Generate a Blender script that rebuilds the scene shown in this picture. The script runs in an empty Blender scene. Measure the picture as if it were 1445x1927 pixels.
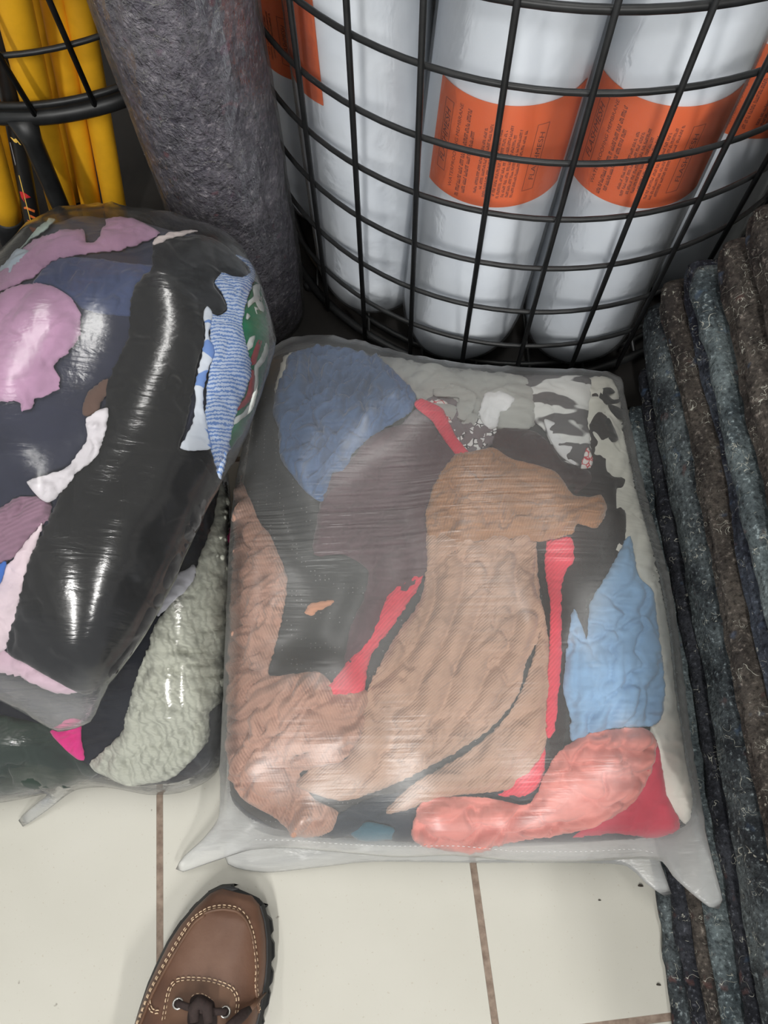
import bpy, bmesh, math, random
import numpy as np
from mathutils import Vector, Matrix, noise
from mathutils.bvhtree import BVHTree
from mathutils.geometry import delaunay_2d_cdt
random.seed(7)
PI = math.pi
sc = bpy.context.scene
COL = sc.collection

# ------------------------------------------------------------------ camera
CX, CY, F, H = 722.5, 963.5, 1447.0, 0.89
nd = Vector((15.5, -577.0, -F)).normalized()          # straight down, in camera axes
Zc = -nd
fw = Vector((0, 0, -1)); Yc = (fw - fw.dot(Zc) * Zc).normalized(); Xc = Yc.cross(Zc)
RM = Matrix((Xc, Yc, Zc))                              # camera -> world
EYE = Vector((0, 0, H))
cam = bpy.data.cameras.new('camera'); cam.sensor_fit = 'VERTICAL'; cam.sensor_height = 36.0
cam.lens = F / 1927.0 * 36.0; cam.clip_start = 0.01
co = bpy.data.objects.new('camera', cam); COL.objects.link(co)
co.matrix_world = Matrix.Translation(EYE) @ RM.to_4x4()
sc.camera = co

def ray(px, py):
    return RM @ Vector((px - CX, -(py - CY), -F))
def at(px, py, z=0.0):
    """the point of the place at height z that the photograph shows at (px, py)"""
    d = ray(px, py); return EYE + d * ((z - H) / d.z)

# ------------------------------------------------------------------ light and exposure
w = bpy.data.worlds.new('world'); sc.world = w; w.use_nodes = True
w.node_tree.nodes['Background'].inputs[0].default_value = (0.93, 0.96, 1.0, 1)
w.node_tree.nodes['Background'].inputs[1].default_value = 0.50
sc.view_settings.view_transform = 'Standard'; sc.view_settings.look = 'None'
sc.view_settings.gamma = 1.0; sc.view_settings.exposure = 0.0
sc.cycles.transparent_max_bounces = 24
sc.cycles.max_bounces = 10
sc.cycles.sample_clamp_indirect = 6.0
LAMPS = [(0.32, 0.66, 1.25, 18.0), (-1.15, 0.55, 1.25, 9.0), (1.2, -2.3, 1.25, 60.0), (-0.5, -2.3, 1.25, 84.0)]  # the last two, far behind the viewpoint, are added to brighten the upright rolls
CEIL = 2.75

# ------------------------------------------------------------------ helpers
def lin(r, g, b):
    f = lambda c: (c / 255 / 12.92) if c / 255 <= 0.04045 else ((c / 255 + 0.055) / 1.055) ** 2.4
    return (f(r), f(g), f(b), 1)

class Mat:
    def __init__(s, name):
        s.m = bpy.data.materials.new(name); s.m.use_nodes = True
        s.t = s.m.node_tree; s.N = s.t.nodes; s.L = s.t.links
        s.b = s.N['Principled BSDF']; s.out = s.N['Material Output']
    def n(s, typ, **kw):
        x = s.N.new(typ)
        for k, v in kw.items():
            if k.startswith('i_'):
                key = k[2:]; key = int(key) if key.isdigit() else key.replace('_', ' ')
                x.inputs[key].default_value = v
            else: setattr(x, k, v)
        return x
    def l(s, a, b): s.L.new(a, b)
    def coord(s, kind='Object', scale=(1, 1, 1), rot=(0, 0, 0)):
        t = s.n('ShaderNodeTexCoord'); mp = s.n('ShaderNodeMapping')
        mp.inputs['Scale'].default_value = scale; mp.inputs['Rotation'].default_value = rot
        s.l(t.outputs[kind], mp.inputs[0]); return mp.outputs[0]
    def noise(s, vec, scale, detail=3, rough=.55, dist=0):
        x = s.n('ShaderNodeTexNoise', i_Scale=scale, i_Detail=detail, i_Roughness=rough, i_Distortion=dist)
        s.l(vec, x.inputs['Vector']); return x
    def ramp(s, fac, stops, interp='LINEAR'):
        r = s.n('ShaderNodeValToRGB'); r.color_ramp.interpolation = interp
        e = r.color_ramp.elements
        while len(e) < len(stops): e.new(0.5)
        for q, (p, c) in zip(e, stops): q.position = p; q.color = c if len(c) == 4 else (*c, 1)
        s.l(fac, r.inputs[0]); return r.outputs[0]
    def mix(s, fac, a, b, mode='MIX'):
        x = s.n('ShaderNodeMix', data_type='RGBA', blend_type=mode)
        for sock, v in ((x.inputs[0], fac), (x.inputs[6], a), (x.inputs[7], b)):
            if isinstance(v, (int, float)): sock.default_value = v
            elif isinstance(v, tuple): sock.default_value = v
            else: s.l(v, sock)
        return x.outputs[2]
    def math(s, op, a, b=0.0):
        x = s.n('ShaderNodeMath', operation=op)
        for i, v in enumerate((a, b)):
            if isinstance(v, (int, float)): x.inputs[i].default_value = v
            else: s.l(v, x.inputs[i])
        return x.outputs[0]
    def bump(s, hgt, strength=.4, dist=.002, prev=None):
        x = s.n('ShaderNodeBump', i_Strength=strength, i_Distance=dist); s.l(hgt, x.inputs['Height'])
        if prev: s.l(prev, x.inputs['Normal'])
        return x.outputs[0]
    def base(s, v):
        if isinstance(v, tuple): s.b.inputs['Base Color'].default_value = v
        else: s.l(v, s.b.inputs['Base Color'])
    def set(s, **kw):
        for k, v in kw.items(): s.b.inputs[k.replace('_', ' ')].default_value = v
        return s

def simple(name, rgb, rough=.6, metal=0., var=.12, scale=40, bump=.15, bd=.001, **kw):
    m = Mat(name); v = m.coord(); nz = m.noise(v, scale, 4)
    c = lin(*rgb); d = tuple(x * (1 - var) for x in c[:3]) + (1,); e = tuple(min(1, x * (1 + var)) for x in c[:3]) + (1,)
    m.base(m.ramp(nz.outputs[0], [(.3, d), (.7, e)])); m.set(Roughness=rough, Metallic=metal, **kw)
    if bump: m.l(m.bump(nz.outputs[0], bump, bd), m.b.inputs['Normal'])
    return m.m

def tag(o, label=None, cat=None, group=None, kind=None):
    if label: o['label'] = label
    if cat: o['category'] = cat
    if group: o['group'] = group
    if kind: o['kind'] = kind
    return o

def mesh_obj(name, verts, faces, m, parent=None, smooth=True, loc=None):
    me = bpy.data.meshes.new(name)
    if loc is not None:
        loc = Vector(loc); verts = [Vector(v) - loc for v in verts]
    me.from_pydata([tuple(v) for v in verts], [], [tuple(f) for f in faces]); me.update()
    if smooth: me.polygons.foreach_set('use_smooth', [True] * len(me.polygons))
    me.materials.append(m)
    o = bpy.data.objects.new(name, me); COL.objects.link(o)
    if parent: o.parent = parent
    if loc is not None: o.location = loc
    return o

def empty(name, loc=(0, 0, 0)):
    o = bpy.data.objects.new(name, None); o.empty_display_size = .05; o.location = loc; COL.objects.link(o); return o

class MB:
    """collects shapes of one mesh"""
    def __init__(s): s.v = []; s.f = []
    def add(s, v, f):
        b = len(s.v); s.v += [Vector(x) for x in v]; s.f += [tuple(i + b for i in q) for q in f]
    def tube(s, pts, r, seg=8, closed=False, cap=True, flat=1.0, up=None):
        pts = [Vector(p) for p in pts]; n = len(pts); rings = []
        nrm = None
        for i, p in enumerate(pts):
            a = pts[(i - 1) % n] if (closed or i > 0) else p
            c = pts[(i + 1) % n] if (closed or i < n - 1) else p
            t = (c - a).normalized()
            if nrm is None:
                nrm = Vector(up) if up else (Vector((0, 0, 1)) if abs(t.z) < .9 else Vector((1, 0, 0)))
            elif up: nrm = Vector(up)
            nrm = (nrm - nrm.dot(t) * t).normalized(); bi = t.cross(nrm)
            rr = r[i] if isinstance(r, (list, tuple)) else r
            rings.append([p + (nrm * math.cos(2 * PI * k / seg) * flat + bi * math.sin(2 * PI * k / seg)) * rr for k in range(seg)])
        f = []
        for i in range(n if closed else n - 1):
            for k in range(seg):
                a = i * seg + k; b = i * seg + (k + 1) % seg; j = (i + 1) % n
                f.append((a, b, j * seg + (k + 1) % seg, j * seg + k))
        if cap and not closed:
            f.append(tuple(reversed(range(seg)))); f.append(tuple((n - 1) * seg + k for k in range(seg)))
        s.add([q for rg in rings for q in rg], f)
    def box(s, c, d, rot=None):
        c = Vector(c); o = []
        for z in (-1, 1):
            for y in (-1, 1):
                for x in (-1, 1):
                    q = Vector((x * d[0] / 2, y * d[1] / 2, z * d[2] / 2)); o.append(c + (rot @ q if rot else q))
        s.add(o, [(0, 2, 3, 1), (4, 5, 7, 6), (0, 1, 5, 4), (2, 6, 7, 3), (0, 4, 6, 2), (1, 3, 7, 5)])
    def build(s, name, m, parent=None, smooth=True, loc=None):
        return mesh_obj(name, s.v, s.f, m, parent, smooth, loc)

def hoop_pts(c, r, z, n=96): return [(c[0] + r * math.cos(2 * PI * i / n), c[1] + r * math.sin(2 * PI * i / n), z) for i in range(n)]

def catmull(P, step, closed=True):
    P = [np.array(p, float) for p in P]; n = len(P); out = []
    for i in range(n if closed else n - 1):
        p0, p1, p2, p3 = (P[(i - 1) % n] if closed or i else P[0]), P[i], P[(i + 1) % n], (P[(i + 2) % n] if closed or i + 2 < n else P[-1])
        k = max(1, int(np.linalg.norm((p2 - p1)[:2]) / step))
        for j in range(k):
            t = j / k
            q = .5 * ((2 * p1) + (p2 - p0) * t + (2 * p0 - 5 * p1 + 4 * p2 - p3) * t * t + (3 * p1 - p0 - 3 * p2 + p3) * t ** 3)
            l = p1 + (p2 - p1) * t
            out.append(.7 * q + .3 * l)
    if not closed: out.append(P[-1])
    return out

def cdt(bound, inner):
    nb = len(bound)
    vs = [Vector((p[0], p[1])) for p in bound] + [Vector((p[0], p[1])) for p in inner]
    r = delaunay_2d_cdt(vs, [], [list(range(nb))], 1, 1e-7)
    return np.array([tuple(v) for v in r[0]]), [tuple(f) for f in r[2]]

def inside(pts, poly):
    x, y = pts[:, 0], pts[:, 1]; c = np.zeros(len(pts), bool); n = len(poly)
    for i in range(n):
        x1, y1 = poly[i - 1][:2]; x2, y2 = poly[i][:2]
        m = ((y1 > y) != (y2 > y)) & (x < (x2 - x1) * (y - y1) / ((y2 - y1) or 1e-12) + x1)
        c ^= m
    return c

def bdist(pts, poly):
    A = np.array([p[:2] for p in poly]); B = np.roll(A, -1, 0); d = np.full(len(pts), 1e9)
    for a, b in zip(A, B):
        ab = b - a; t = np.clip(((pts - a) @ ab) / max(ab @ ab, 1e-15), 0, 1)
        d = np.minimum(d, np.hypot(*(pts - a - t[:, None] * ab).T))
    return d

# ------------------------------------------------------------------ bag bodies
class Pillow:
    """A stuffed bag body: an outline in the ground plan with a height at each corner, blown up above and below it."""
    def __init__(s, outl, ttop, tbot, W, zmin=.004, g=.008, grow=0., dome=.3, lift=0.):
        P = []
        for px, py, z in outl:
            q = at(px, py, z); P.append((q.x, q.y, z))
        B = np.array(catmull(P, g)); 
        A = .5 * np.sum(B[:, 0] * np.roll(B[:, 1], -1) - B[:, 1] * np.roll(B[:, 0], -1))
        if A < 0: B = B[::-1]
        T = np.roll(B, -1, 0)[:, :2] - np.roll(B, 1, 0)[:, :2]; T /= np.linalg.norm(T, axis=1)[:, None] + 1e-12
        Nn = np.stack([-T[:, 1], T[:, 0]], 1)          # inward
        B[:, :2] -= Nn * grow
        poly = B[:, :2]
        lo, hi = poly.min(0), poly.max(0)
        gx, gy = np.meshgrid(np.arange(lo[0], hi[0], g), np.arange(lo[1], hi[1], g))
        gp = np.stack([gx.ravel() + (np.arange(gx.size) // gx.shape[1] % 2) * g / 2, gy.ravel()], 1)
        gp = gp[inside(gp, poly)]; gp = gp[bdist(gp, poly) > .0085]
        rings = []
        for off in (.0012, .004):
            q = poly + Nn * off; q = q[inside(q, poly)]; q = q[bdist(q, poly) > off * .9]; rings.append(q)
        inner = np.concatenate([gp] + rings)
        V, Fc = cdt(poly, inner)
        d = bdist(V, poly); d[:len(poly)] = np.where(d[:len(poly)] < 1e-6, 0, d[:len(poly)])
        # smooth height of the rim plane: inverse-distance from the outline
        ze = np.zeros(len(V))
        for i in range(0, len(V), 500):
            D = ((V[i:i + 500, None, :] - poly[None]) ** 2).sum(2) + 1e-8; Wt = D ** -1.5
            ze[i:i + 500] = (Wt * B[None, :, 2]).sum(1) / Wt.sum(1)
        x = np.clip(d / W, 0, 1); f = np.sqrt(1 - (1 - x) ** 2)
        dm = d / d.max(); f = f * (1 - dome) + dome * (dm * (2 - dm)) * f
        E = np.array([(a, b) for t in Fc for a, b in ((t[0], t[1]), (t[1], t[2]), (t[2], t[0]))])
        cnt = np.bincount(E[:, 0], minlength=len(V)) + np.bincount(E[:, 1], minlength=len(V))
        rim = d < 1e-6; deep = np.clip((d - .01) / .03, 0, 1)
        for _ in range(40):
            a = np.bincount(E[:, 0], f[E[:, 1]], len(V)) + np.bincount(E[:, 1], f[E[:, 0]], len(V))
            f = np.where(rim, 0, f + deep * .8 * (a / np.maximum(cnt, 1) - f))
        s.poly = poly; top = ze + lift + ttop * f; bot = np.maximum(ze + lift - tbot * f, zmin)
        top = np.maximum(top, bot + 1e-4)
        n = len(V); s.ntop = n; s.rim = set(np.nonzero(rim)[0].tolist()); s.verts = [Vector((V[i, 0], V[i, 1], top[i])) for i in range(n)]
        bi = {}
        for i in range(n):
            if rim[i]: bi[i] = i
            else: bi[i] = len(s.verts); s.verts.append(Vector((V[i, 0], V[i, 1], bot[i])))
        s.faces = list(Fc) + [tuple(bi[i] for i in reversed(t)) for t in Fc]
        s.bvh = BVHTree.FromPolygons(s.verts, s.faces)
        vn = [Vector() for _ in s.verts]
        for t in s.faces:
            nn = (s.verts[t[1]] - s.verts[t[0]]).cross(s.verts[t[2]] - s.verts[t[0]])
            for i in t: vn[i] += nn
        s.vn = [v.normalized() if v.length > 0 else Vector((0, 0, 1)) for v in vn]
    def hit(s, px, py):
        d = ray(px, py).normalized()
        r = s.bvh.ray_cast(EYE, d)
        if r[0] is None:
            best = None
            for k in range(40):
                p = EYE + d * (.35 + k * .03); q = s.bvh.find_nearest(p)
                if best is None or q[3] < best[3]: best = q
            p = EYE + d * (best[0] - EYE).dot(d); r = s.bvh.find_nearest(p)
        idx = s.faces[r[2]]; nn = Vector()
        for i in idx: nn += s.vn[i] / max((s.verts[i] - r[0]).length, 1e-4)
        return r[0], nn.normalized()

def ridge(p, amp, sx, sy, ang, seed):
    """cloth folds: rounded ridges with sharp valleys, running mainly along ang, fading in and out"""
    h = 0.0
    for k, (da, lm, wt) in enumerate(((0, 1.0, 1.0), (.75, 1.5, .75), (-.6, 1.25, .6), (1.45, 2.1, .5), (.3, .55, .35))):
        c, sn = math.cos(ang + da), math.sin(ang + da)
        u = p.x * c + p.y * sn; v = -p.x * sn + p.y * c
        q = Vector((u / sx, v / sx, seed * 3.7 + k * 11.1 + p.z * 6))
        wp = noise.noise(q * .8) * 1.3 + noise.noise(q * 2.1) * .45
        m = noise.noise(Vector((u / sx * .9, v / sx * 1.1, seed * 5.3 + k * 17.7))) * 2.2 + .35
        m = min(max(m, 0.0), 1.0)
        h += wt * m * (abs(math.sin(PI * (v / (sy * lm) + wp))) ** .75 - .72)
    c, sn = math.cos(ang), math.sin(ang)
    u = p.x * c + p.y * sn; v = -p.x * sn + p.y * c
    wq = noise.noise(Vector((u * 60, v * 60, seed))) * .35
    dist, _ = noise.voronoi(Vector((u / (sy * 2.3) + wq, v / (sy * 1.15) - wq, seed * 9.1 + p.z * 5)))
    gate = min(max(noise.noise(Vector((u * 18, v * 18, seed + 40))) * 3 + .75, 0), 1)
    crease = gate * math.exp(-((dist[1] - dist[0]) / .10))
    return amp * (2.3 * h - 2.0 * crease)

def wrap_film(pil, objs, clear=.0016, smooth=14):
    """draws the film body outwards wherever the cloth underneath stands higher, so it lies taut on the cloth"""
    V, Fc = [], []
    for o in objs:
        b_ = len(V); mw = o.matrix_world if o.parent is None else Matrix.Identity(4)
        V += [v.co + o.location if o.parent is None else v.co.copy() for v in o.data.vertices]; Fc += [tuple(i + b_ for i in p.vertices) for p in o.data.polygons]
    bv = BVHTree.FromPolygons(V, Fc); n = len(pil.verts); h = np.zeros(n); dirs = [Vector((0, 0, 1 if i < pil.ntop else -1)) for i in range(n)]
    slack = np.ones(n); rim = np.zeros(n, bool); rim[list(pil.rim)] = True
    for i, (p, nn) in enumerate(zip(pil.verts, pil.vn)):
        if i in pil.rim: continue
        nn = dirs[i]; r = bv.ray_cast(p + nn * .14, -nn, .1399)
        if r[0] is not None: h[i] = .14 - r[3] + clear; slack[i] = 0
    E = np.array(sorted({(min(a, b), max(a, b)) for t in pil.faces for a, b in ((t[0], t[1]), (t[1], t[2]), (t[2], t[0]))}))
    h = np.maximum(h, 0); h0 = h.copy()
    for _ in range(3):
        g = h.copy(); np.maximum.at(g, E[:, 0], h[E[:, 1]]); np.maximum.at(g, E[:, 1], h[E[:, 0]]); h = np.where(rim, 0, g)
    cnt = np.bincount(E[:, 0], minlength=n) + np.bincount(E[:, 1], minlength=n)
    for _ in range(smooth):
        a = np.bincount(E[:, 0], h[E[:, 1]], n) + np.bincount(E[:, 1], h[E[:, 0]], n); h = np.where(rim, 0, np.maximum(.3 * h + .7 * a / np.maximum(cnt, 1), h0))
    for _ in range(3):
        a = np.bincount(E[:, 0], slack[E[:, 1]], n) + np.bincount(E[:, 1], slack[E[:, 0]], n); slack = .4 * slack + .6 * a / np.maximum(cnt, 1)
    pil.slack = slack
    out = [p + nn * float(k) for p, nn, k in zip(pil.verts, dirs, h)]
    for p in out: p.z = max(p.z, .0015)
    return out

def film_mesh(pil, objs, m, **kw):
    """the sheet; 'slack' records where it hangs free of the cloth (frosted film looks clear only where it touches)"""
    o = mesh_obj('plastic_bag', wrap_film(pil, objs, **kw), pil.faces, m)
    at_ = o.data.attributes.new('slack', 'FLOAT', 'POINT'); at_.data.foreach_set('value', pil.slack.tolist())
    return o

RAG_I = [0]
BAGS = {}
def rag(label, poly, bag, layer, mat, thick=.004, amp=.0022, sx=.07, sy=.022, ang=0., group=None, jag=1.6, g=4.0, name='rag', parent=None, step=.0018, lift0=.0008):
    """One piece of cloth pressed under the film: a closed mesh lying on the bag's filling."""
    RAG_I[0] += 1; sd = RAG_I[0]
    B = catmull(poly, g * .8)
    out = []
    for i, p in enumerate(B):
        j = jag * (noise.noise(Vector((p[0] * .09, p[1] * .09, sd))) * 1.6 + noise.noise(Vector((p[0] * .3, p[1] * .3, sd))))
        out.append((p[0] + j, p[1] + j * .7))
    B = np.array(out)
    lo, hi = B.min(0), B.max(0)
    gx, gy = np.meshgrid(np.arange(lo[0], hi[0], g), np.arange(lo[1], hi[1], g * .87))
    gp = np.stack([gx.ravel() + (np.arange(gx.size) // gx.shape[1] % 2) * g / 2, gy.ravel()], 1)
    gp = gp[inside(gp, B)]
    if len(gp): gp = gp[bdist(gp, B) > g * .55]
    V, Fc = cdt(B, gp)
    d = bdist(V, B)
    n = len(V); top = []; bot = []
    off = lift0 + layer * step
    for i in range(n):
        p, nn = bag.hit(V[i, 0], V[i, 1])
        e = 1 - math.exp(-d[i] / 8); k = min(1, d[i] / 10)
        h = off + thick * (.6 + .4 * e) * e + (ridge(p, amp, sx, sy, ang, sd) * k if amp else 0)
        top.append(p + nn * max(h, off - .0006)); bot.append(p + nn * (off - .0012))
    cen = sum(top, Vector()) / n
    # boundary edges of the triangulation
    cnt = {}
    for t in Fc:
        for a, b in ((t[0], t[1]), (t[1], t[2]), (t[2], t[0])): cnt[(a, b)] = 1
    rim = [(a, b) for (a, b) in cnt if (b, a) not in cnt]
    v = top + bot
    # pixel y points down: the camera-facing side needs the reversed order
    t0 = Fc[0]; flip = (top[t0[1]] - top[t0[0]]).cross(top[t0[2]] - top[t0[0]]).dot(EYE - top[t0[0]]) < 0
    f = []
    for t in Fc:
        q = tuple(reversed(t)) if flip else t
        f.append(q); f.append(tuple(i + n for i in reversed(q)))
    for a, b in rim:
        q = (a, b, b + n, a + n); f.append(q if flip else tuple(reversed(q)))
    if parent is not None:
        return mesh_obj(name, v, f, mat, parent, True)  # shares the parent's axes (parents of prints sit at the origin)
    o = mesh_obj(name, v, f, mat, None, True, None)
    BAGS.setdefault(id(bag), []).append(o)
    tag(o, label, 'rag', group)
    return o

# ------------------------------------------------------------------ materials
def fabric(name, rgb, rib=0, ribang=0., rough=.95, weave=700, var=.10, rb=.35, crumple=.5):
    m = Mat(name); v = m.coord(); nz = m.noise(v, 26, 4); fine = m.noise(v, weave, 2)
    c = lin(*rgb)
    d = tuple(x * (1 - var * 1.6) for x in c[:3]) + (1,); e = tuple(min(1, x * (1 + var)) for x in c[:3]) + (1,)
    colr = m.ramp(nz.outputs[0], [(.3, d), (.7, e)])
    m.set(Roughness=rough); m.b.inputs['Sheen Weight'].default_value = .25; m.b.inputs['Sheen Roughness'].default_value = .5
    m.b.inputs['Specular IOR Level'].default_value = .2
    cr = m.n('ShaderNodeTexNoise', noise_type='RIDGED_MULTIFRACTAL', i_Scale=30, i_Detail=2.5, i_Roughness=.45, i_Distortion=.9); m.l(m.coord('Object', (1, 1.7, 1), (0, 0, .7)), cr.inputs['Vector'])
    b = m.bump(cr.outputs[0], crumple, .009); b = m.bump(fine.outputs[0], .25, .0006, b)
    if rib:
        vr = m.coord('Object', (1, 1, 1), (0, 0, ribang))
        wv = m.n('ShaderNodeTexWave', wave_type='BANDS', bands_direction='X', i_Scale=.314 / rib, i_Distortion=2.2, i_Detail=1, i_Detail_Scale=.4)
        wv.inputs['Detail Scale'].default_value = 12 * rib / .314 * 1.2
        m.l(vr, wv.inputs['Vector'])
        colr = m.mix(m.math('MULTIPLY', m.math('SUBTRACT', 1, wv.outputs[1]), rb), colr, tuple(x * .62 for x in c[:3]) + (1,))
        b = m.bump(wv.outputs[1], .5, .0007, b)
    m.base(colr); m.l(b, m.b.inputs['Normal'])
    return m.m

def stripes(name, a, b, period, ang, dist=1.5, thr=.5, dscale=1.0):
    m = Mat(name); vr = m.coord('Object', (1, 1, 1), (0, 0, ang))
    wv = m.n('ShaderNodeTexWave', wave_type='BANDS', bands_direction='X', i_Scale=.314 / period, i_Distortion=dist, i_Detail=1.5)
    wv.inputs['Detail Scale'].default_value = dscale
    m.l(vr, wv.inputs['Vector'])
    m.base(m.ramp(wv.outputs[1], [(thr - .06, lin(*a)), (thr + .06, lin(*b))])); m.set(Roughness=.9)
    m.l(m.bump(wv.outputs[1], .15, .0005), m.b.inputs['Normal'])
    return m.m

def dotted(name, rgb, dot, scale=210):
    m = Mat(name); v = m.coord(); nz = m.noise(v, 25, 3)
    vo = m.n('ShaderNodeTexVoronoi', i_Scale=scale, i_Randomness=.25); m.l(v, vo.inputs['Vector'])
    c = lin(*rgb); base = m.ramp(nz.outputs[0], [(.3, tuple(x * .8 for x in c[:3]) + (1,)), (.7, tuple(x * 1.15 for x in c[:3]) + (1,))])
    k = m.math('LESS_THAN', vo.outputs['Distance'], .14)
    m.base(m.mix(m.math('MULTIPLY', k, .5), base, lin(*dot))); m.set(Roughness=.95)
    m.l(m.bump(m.noise(v, 18, 4).outputs[0], .6, .006), m.b.inputs['Normal'])
    return m.m

def lace(name, a, b, scale=130):
    m = Mat(name); v = m.coord()
    vo = m.n('ShaderNodeTexVoronoi', feature='DISTANCE_TO_EDGE', i_Scale=scale); m.l(v, vo.inputs['Vector'])
    m.base(m.ramp(vo.outputs['Distance'], [(.05, lin(*b)), (.10, lin(*a))])); m.set(Roughness=.9)
    return m.m

def camo(name, a, b, scale=14, thr=.5, ang=.6):
    m = Mat(name); v = m.coord('Object', (1, 2.6, 1), (0, 0, ang)); nz = m.noise(v, scale, 1, .4, .6)
    m.base(m.ramp(nz.outputs[0], [(thr - .012, lin(*a)), (thr + .012, lin(*b))])); m.set(Roughness=.92)
    m.l(m.bump(m.noise(m.coord(), 30, 4).outputs[0], .3, .003), m.b.inputs['Normal'])
    return m.m

def cable(name, rgb):
    m = Mat(name); v = m.coord('Object', (1, 1, 1), (0, 0, -.35))
    wv = m.n('ShaderNodeTexWave', wave_type='BANDS', bands_direction='X', i_Scale=.314 / .0075, i_Distortion=7, i_Detail=2)
    wv.inputs['Detail Scale'].default_value = 2.0
    m.l(v, wv.inputs['Vector'])
    w2 = m.n('ShaderNodeTexWave', wave_type='BANDS', bands_direction='DIAGONAL', i_Scale=.314 / .0028, i_Distortion=5, i_Detail=2)
    m.l(v, w2.inputs['Vector'])
    c = lin(*rgb); hh = m.math('MULTIPLY', wv.outputs[1], m.math('ADD', m.math('MULTIPLY', w2.outputs[1], .5), .5))
    nz = m.noise(v, 60, 3); hh2 = m.math('ADD', m.math('MULTIPLY', hh, .42), m.math('MULTIPLY', nz.outputs[0], .58))
    m.base(m.ramp(hh2, [(.12, tuple(x * .55 for x in c[:3]) + (1,)), (.5, c)])); m.set(Roughness=.95)
    m.l(m.bump(hh2, .8, .0016), m.b.inputs['Normal'])
    return m.m

def film(name, haze=.12, tint=(.93, .95, .96), rough=.14, spec=1.0, crinkle=.35, cd=.004, streak=0., sang=0., through=.97, band=None, slack=0., cs=1.):
    """Clear or milky polythene sheet."""
    m = Mat(name); m.N.remove(m.b)
    v = m.coord()
    n1 = m.noise(v, 9 * cs, 5, .6, .4); n2 = m.noise(m.coord('Object', (1, 5, 1), (0, 0, sang)), 22 * cs, 4, .6, .8)
    h = m.math('ADD', n1.outputs[0], m.math('MULTIPLY', n2.outputs[0], .5))
    b = m.bump(h, crinkle, cd)
    if slack:
        ss_ = m.n('ShaderNodeAttribute', attribute_name='slack'); m.l(m.math('ADD', crinkle, m.math('MULTIPLY', ss_.outputs['Fac'], .5)), b.node.inputs['Strength'])
    if streak:
        st = m.noise(m.coord('Object', (1.1, 34, 1.1), (0, 0, sang)), 7, 3, .5)
        sh = st.outputs[0]
        if band:     # tension lines only where the sheet is pulled tight
            xyz = m.n('ShaderNodeSeparateXYZ'); m.l(v, xyz.inputs[0]); mr = m.n('ShaderNodeMapRange'); mr.inputs[1].default_value = band[0]; mr.inputs[2].default_value = band[1]
            m.l(xyz.outputs[1], mr.inputs[0]); sh = m.math('MULTIPLY', sh, m.ramp(mr.outputs[0], [(0, (.12,) * 3), (.3, (.5,) * 3), (.6, (1,) * 3), (.95, (.12,) * 3)]))
        b = m.bump(sh, streak, .003, b)
    tr = m.n('ShaderNodeBsdfTransparent', i_Color=(through, through, through, 1))
    df = m.n('ShaderNodeBsdfDiffuse', i_Color=(*tint, 1)); tl = m.n('ShaderNodeBsdfTranslucent', i_Color=(*tint, 1))
    gl = m.n('ShaderNodeBsdfGlossy', i_Roughness=rough)
    for x in (df, gl): m.l(b, x.inputs['Normal'])
    dd = m.n('ShaderNodeMixShader'); dd.inputs[0].default_value = .3; m.l(df.outputs[0], dd.inputs[1]); m.l(tl.outputs[0], dd.inputs[2])
    a = m.n('ShaderNodeMixShader'); m.l(tr.outputs[0], a.inputs[1]); m.l(dd.outputs[0], a.inputs[2])
    hz = m.noise(v, 5, 3)
    hf = m.math('MULTIPLY', m.math('ADD', m.math('MULTIPLY', hz.outputs[0], .7), .65), haze)
    if slack:
        sa = m.n('ShaderNodeAttribute', attribute_name='slack'); hf = m.math('ADD', hf, m.math('MULTIPLY', sa.outputs['Fac'], slack))
    m.l(hf, a.inputs[0])
    fr = m.n('ShaderNodeFresnel', i_IOR=1.45); m.l(b, fr.inputs['Normal'])
    c = m.n('ShaderNodeMixShader'); m.l(m.math('MINIMUM', m.math('MULTIPLY', fr.outputs[0], spec), .8), c.inputs[0])
    m.l(a.outputs[0], c.inputs[1]); m.l(gl.outputs[0], c.inputs[2]); m.l(c.outputs[0], m.out.inputs['Surface'])
    return m.m

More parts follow.
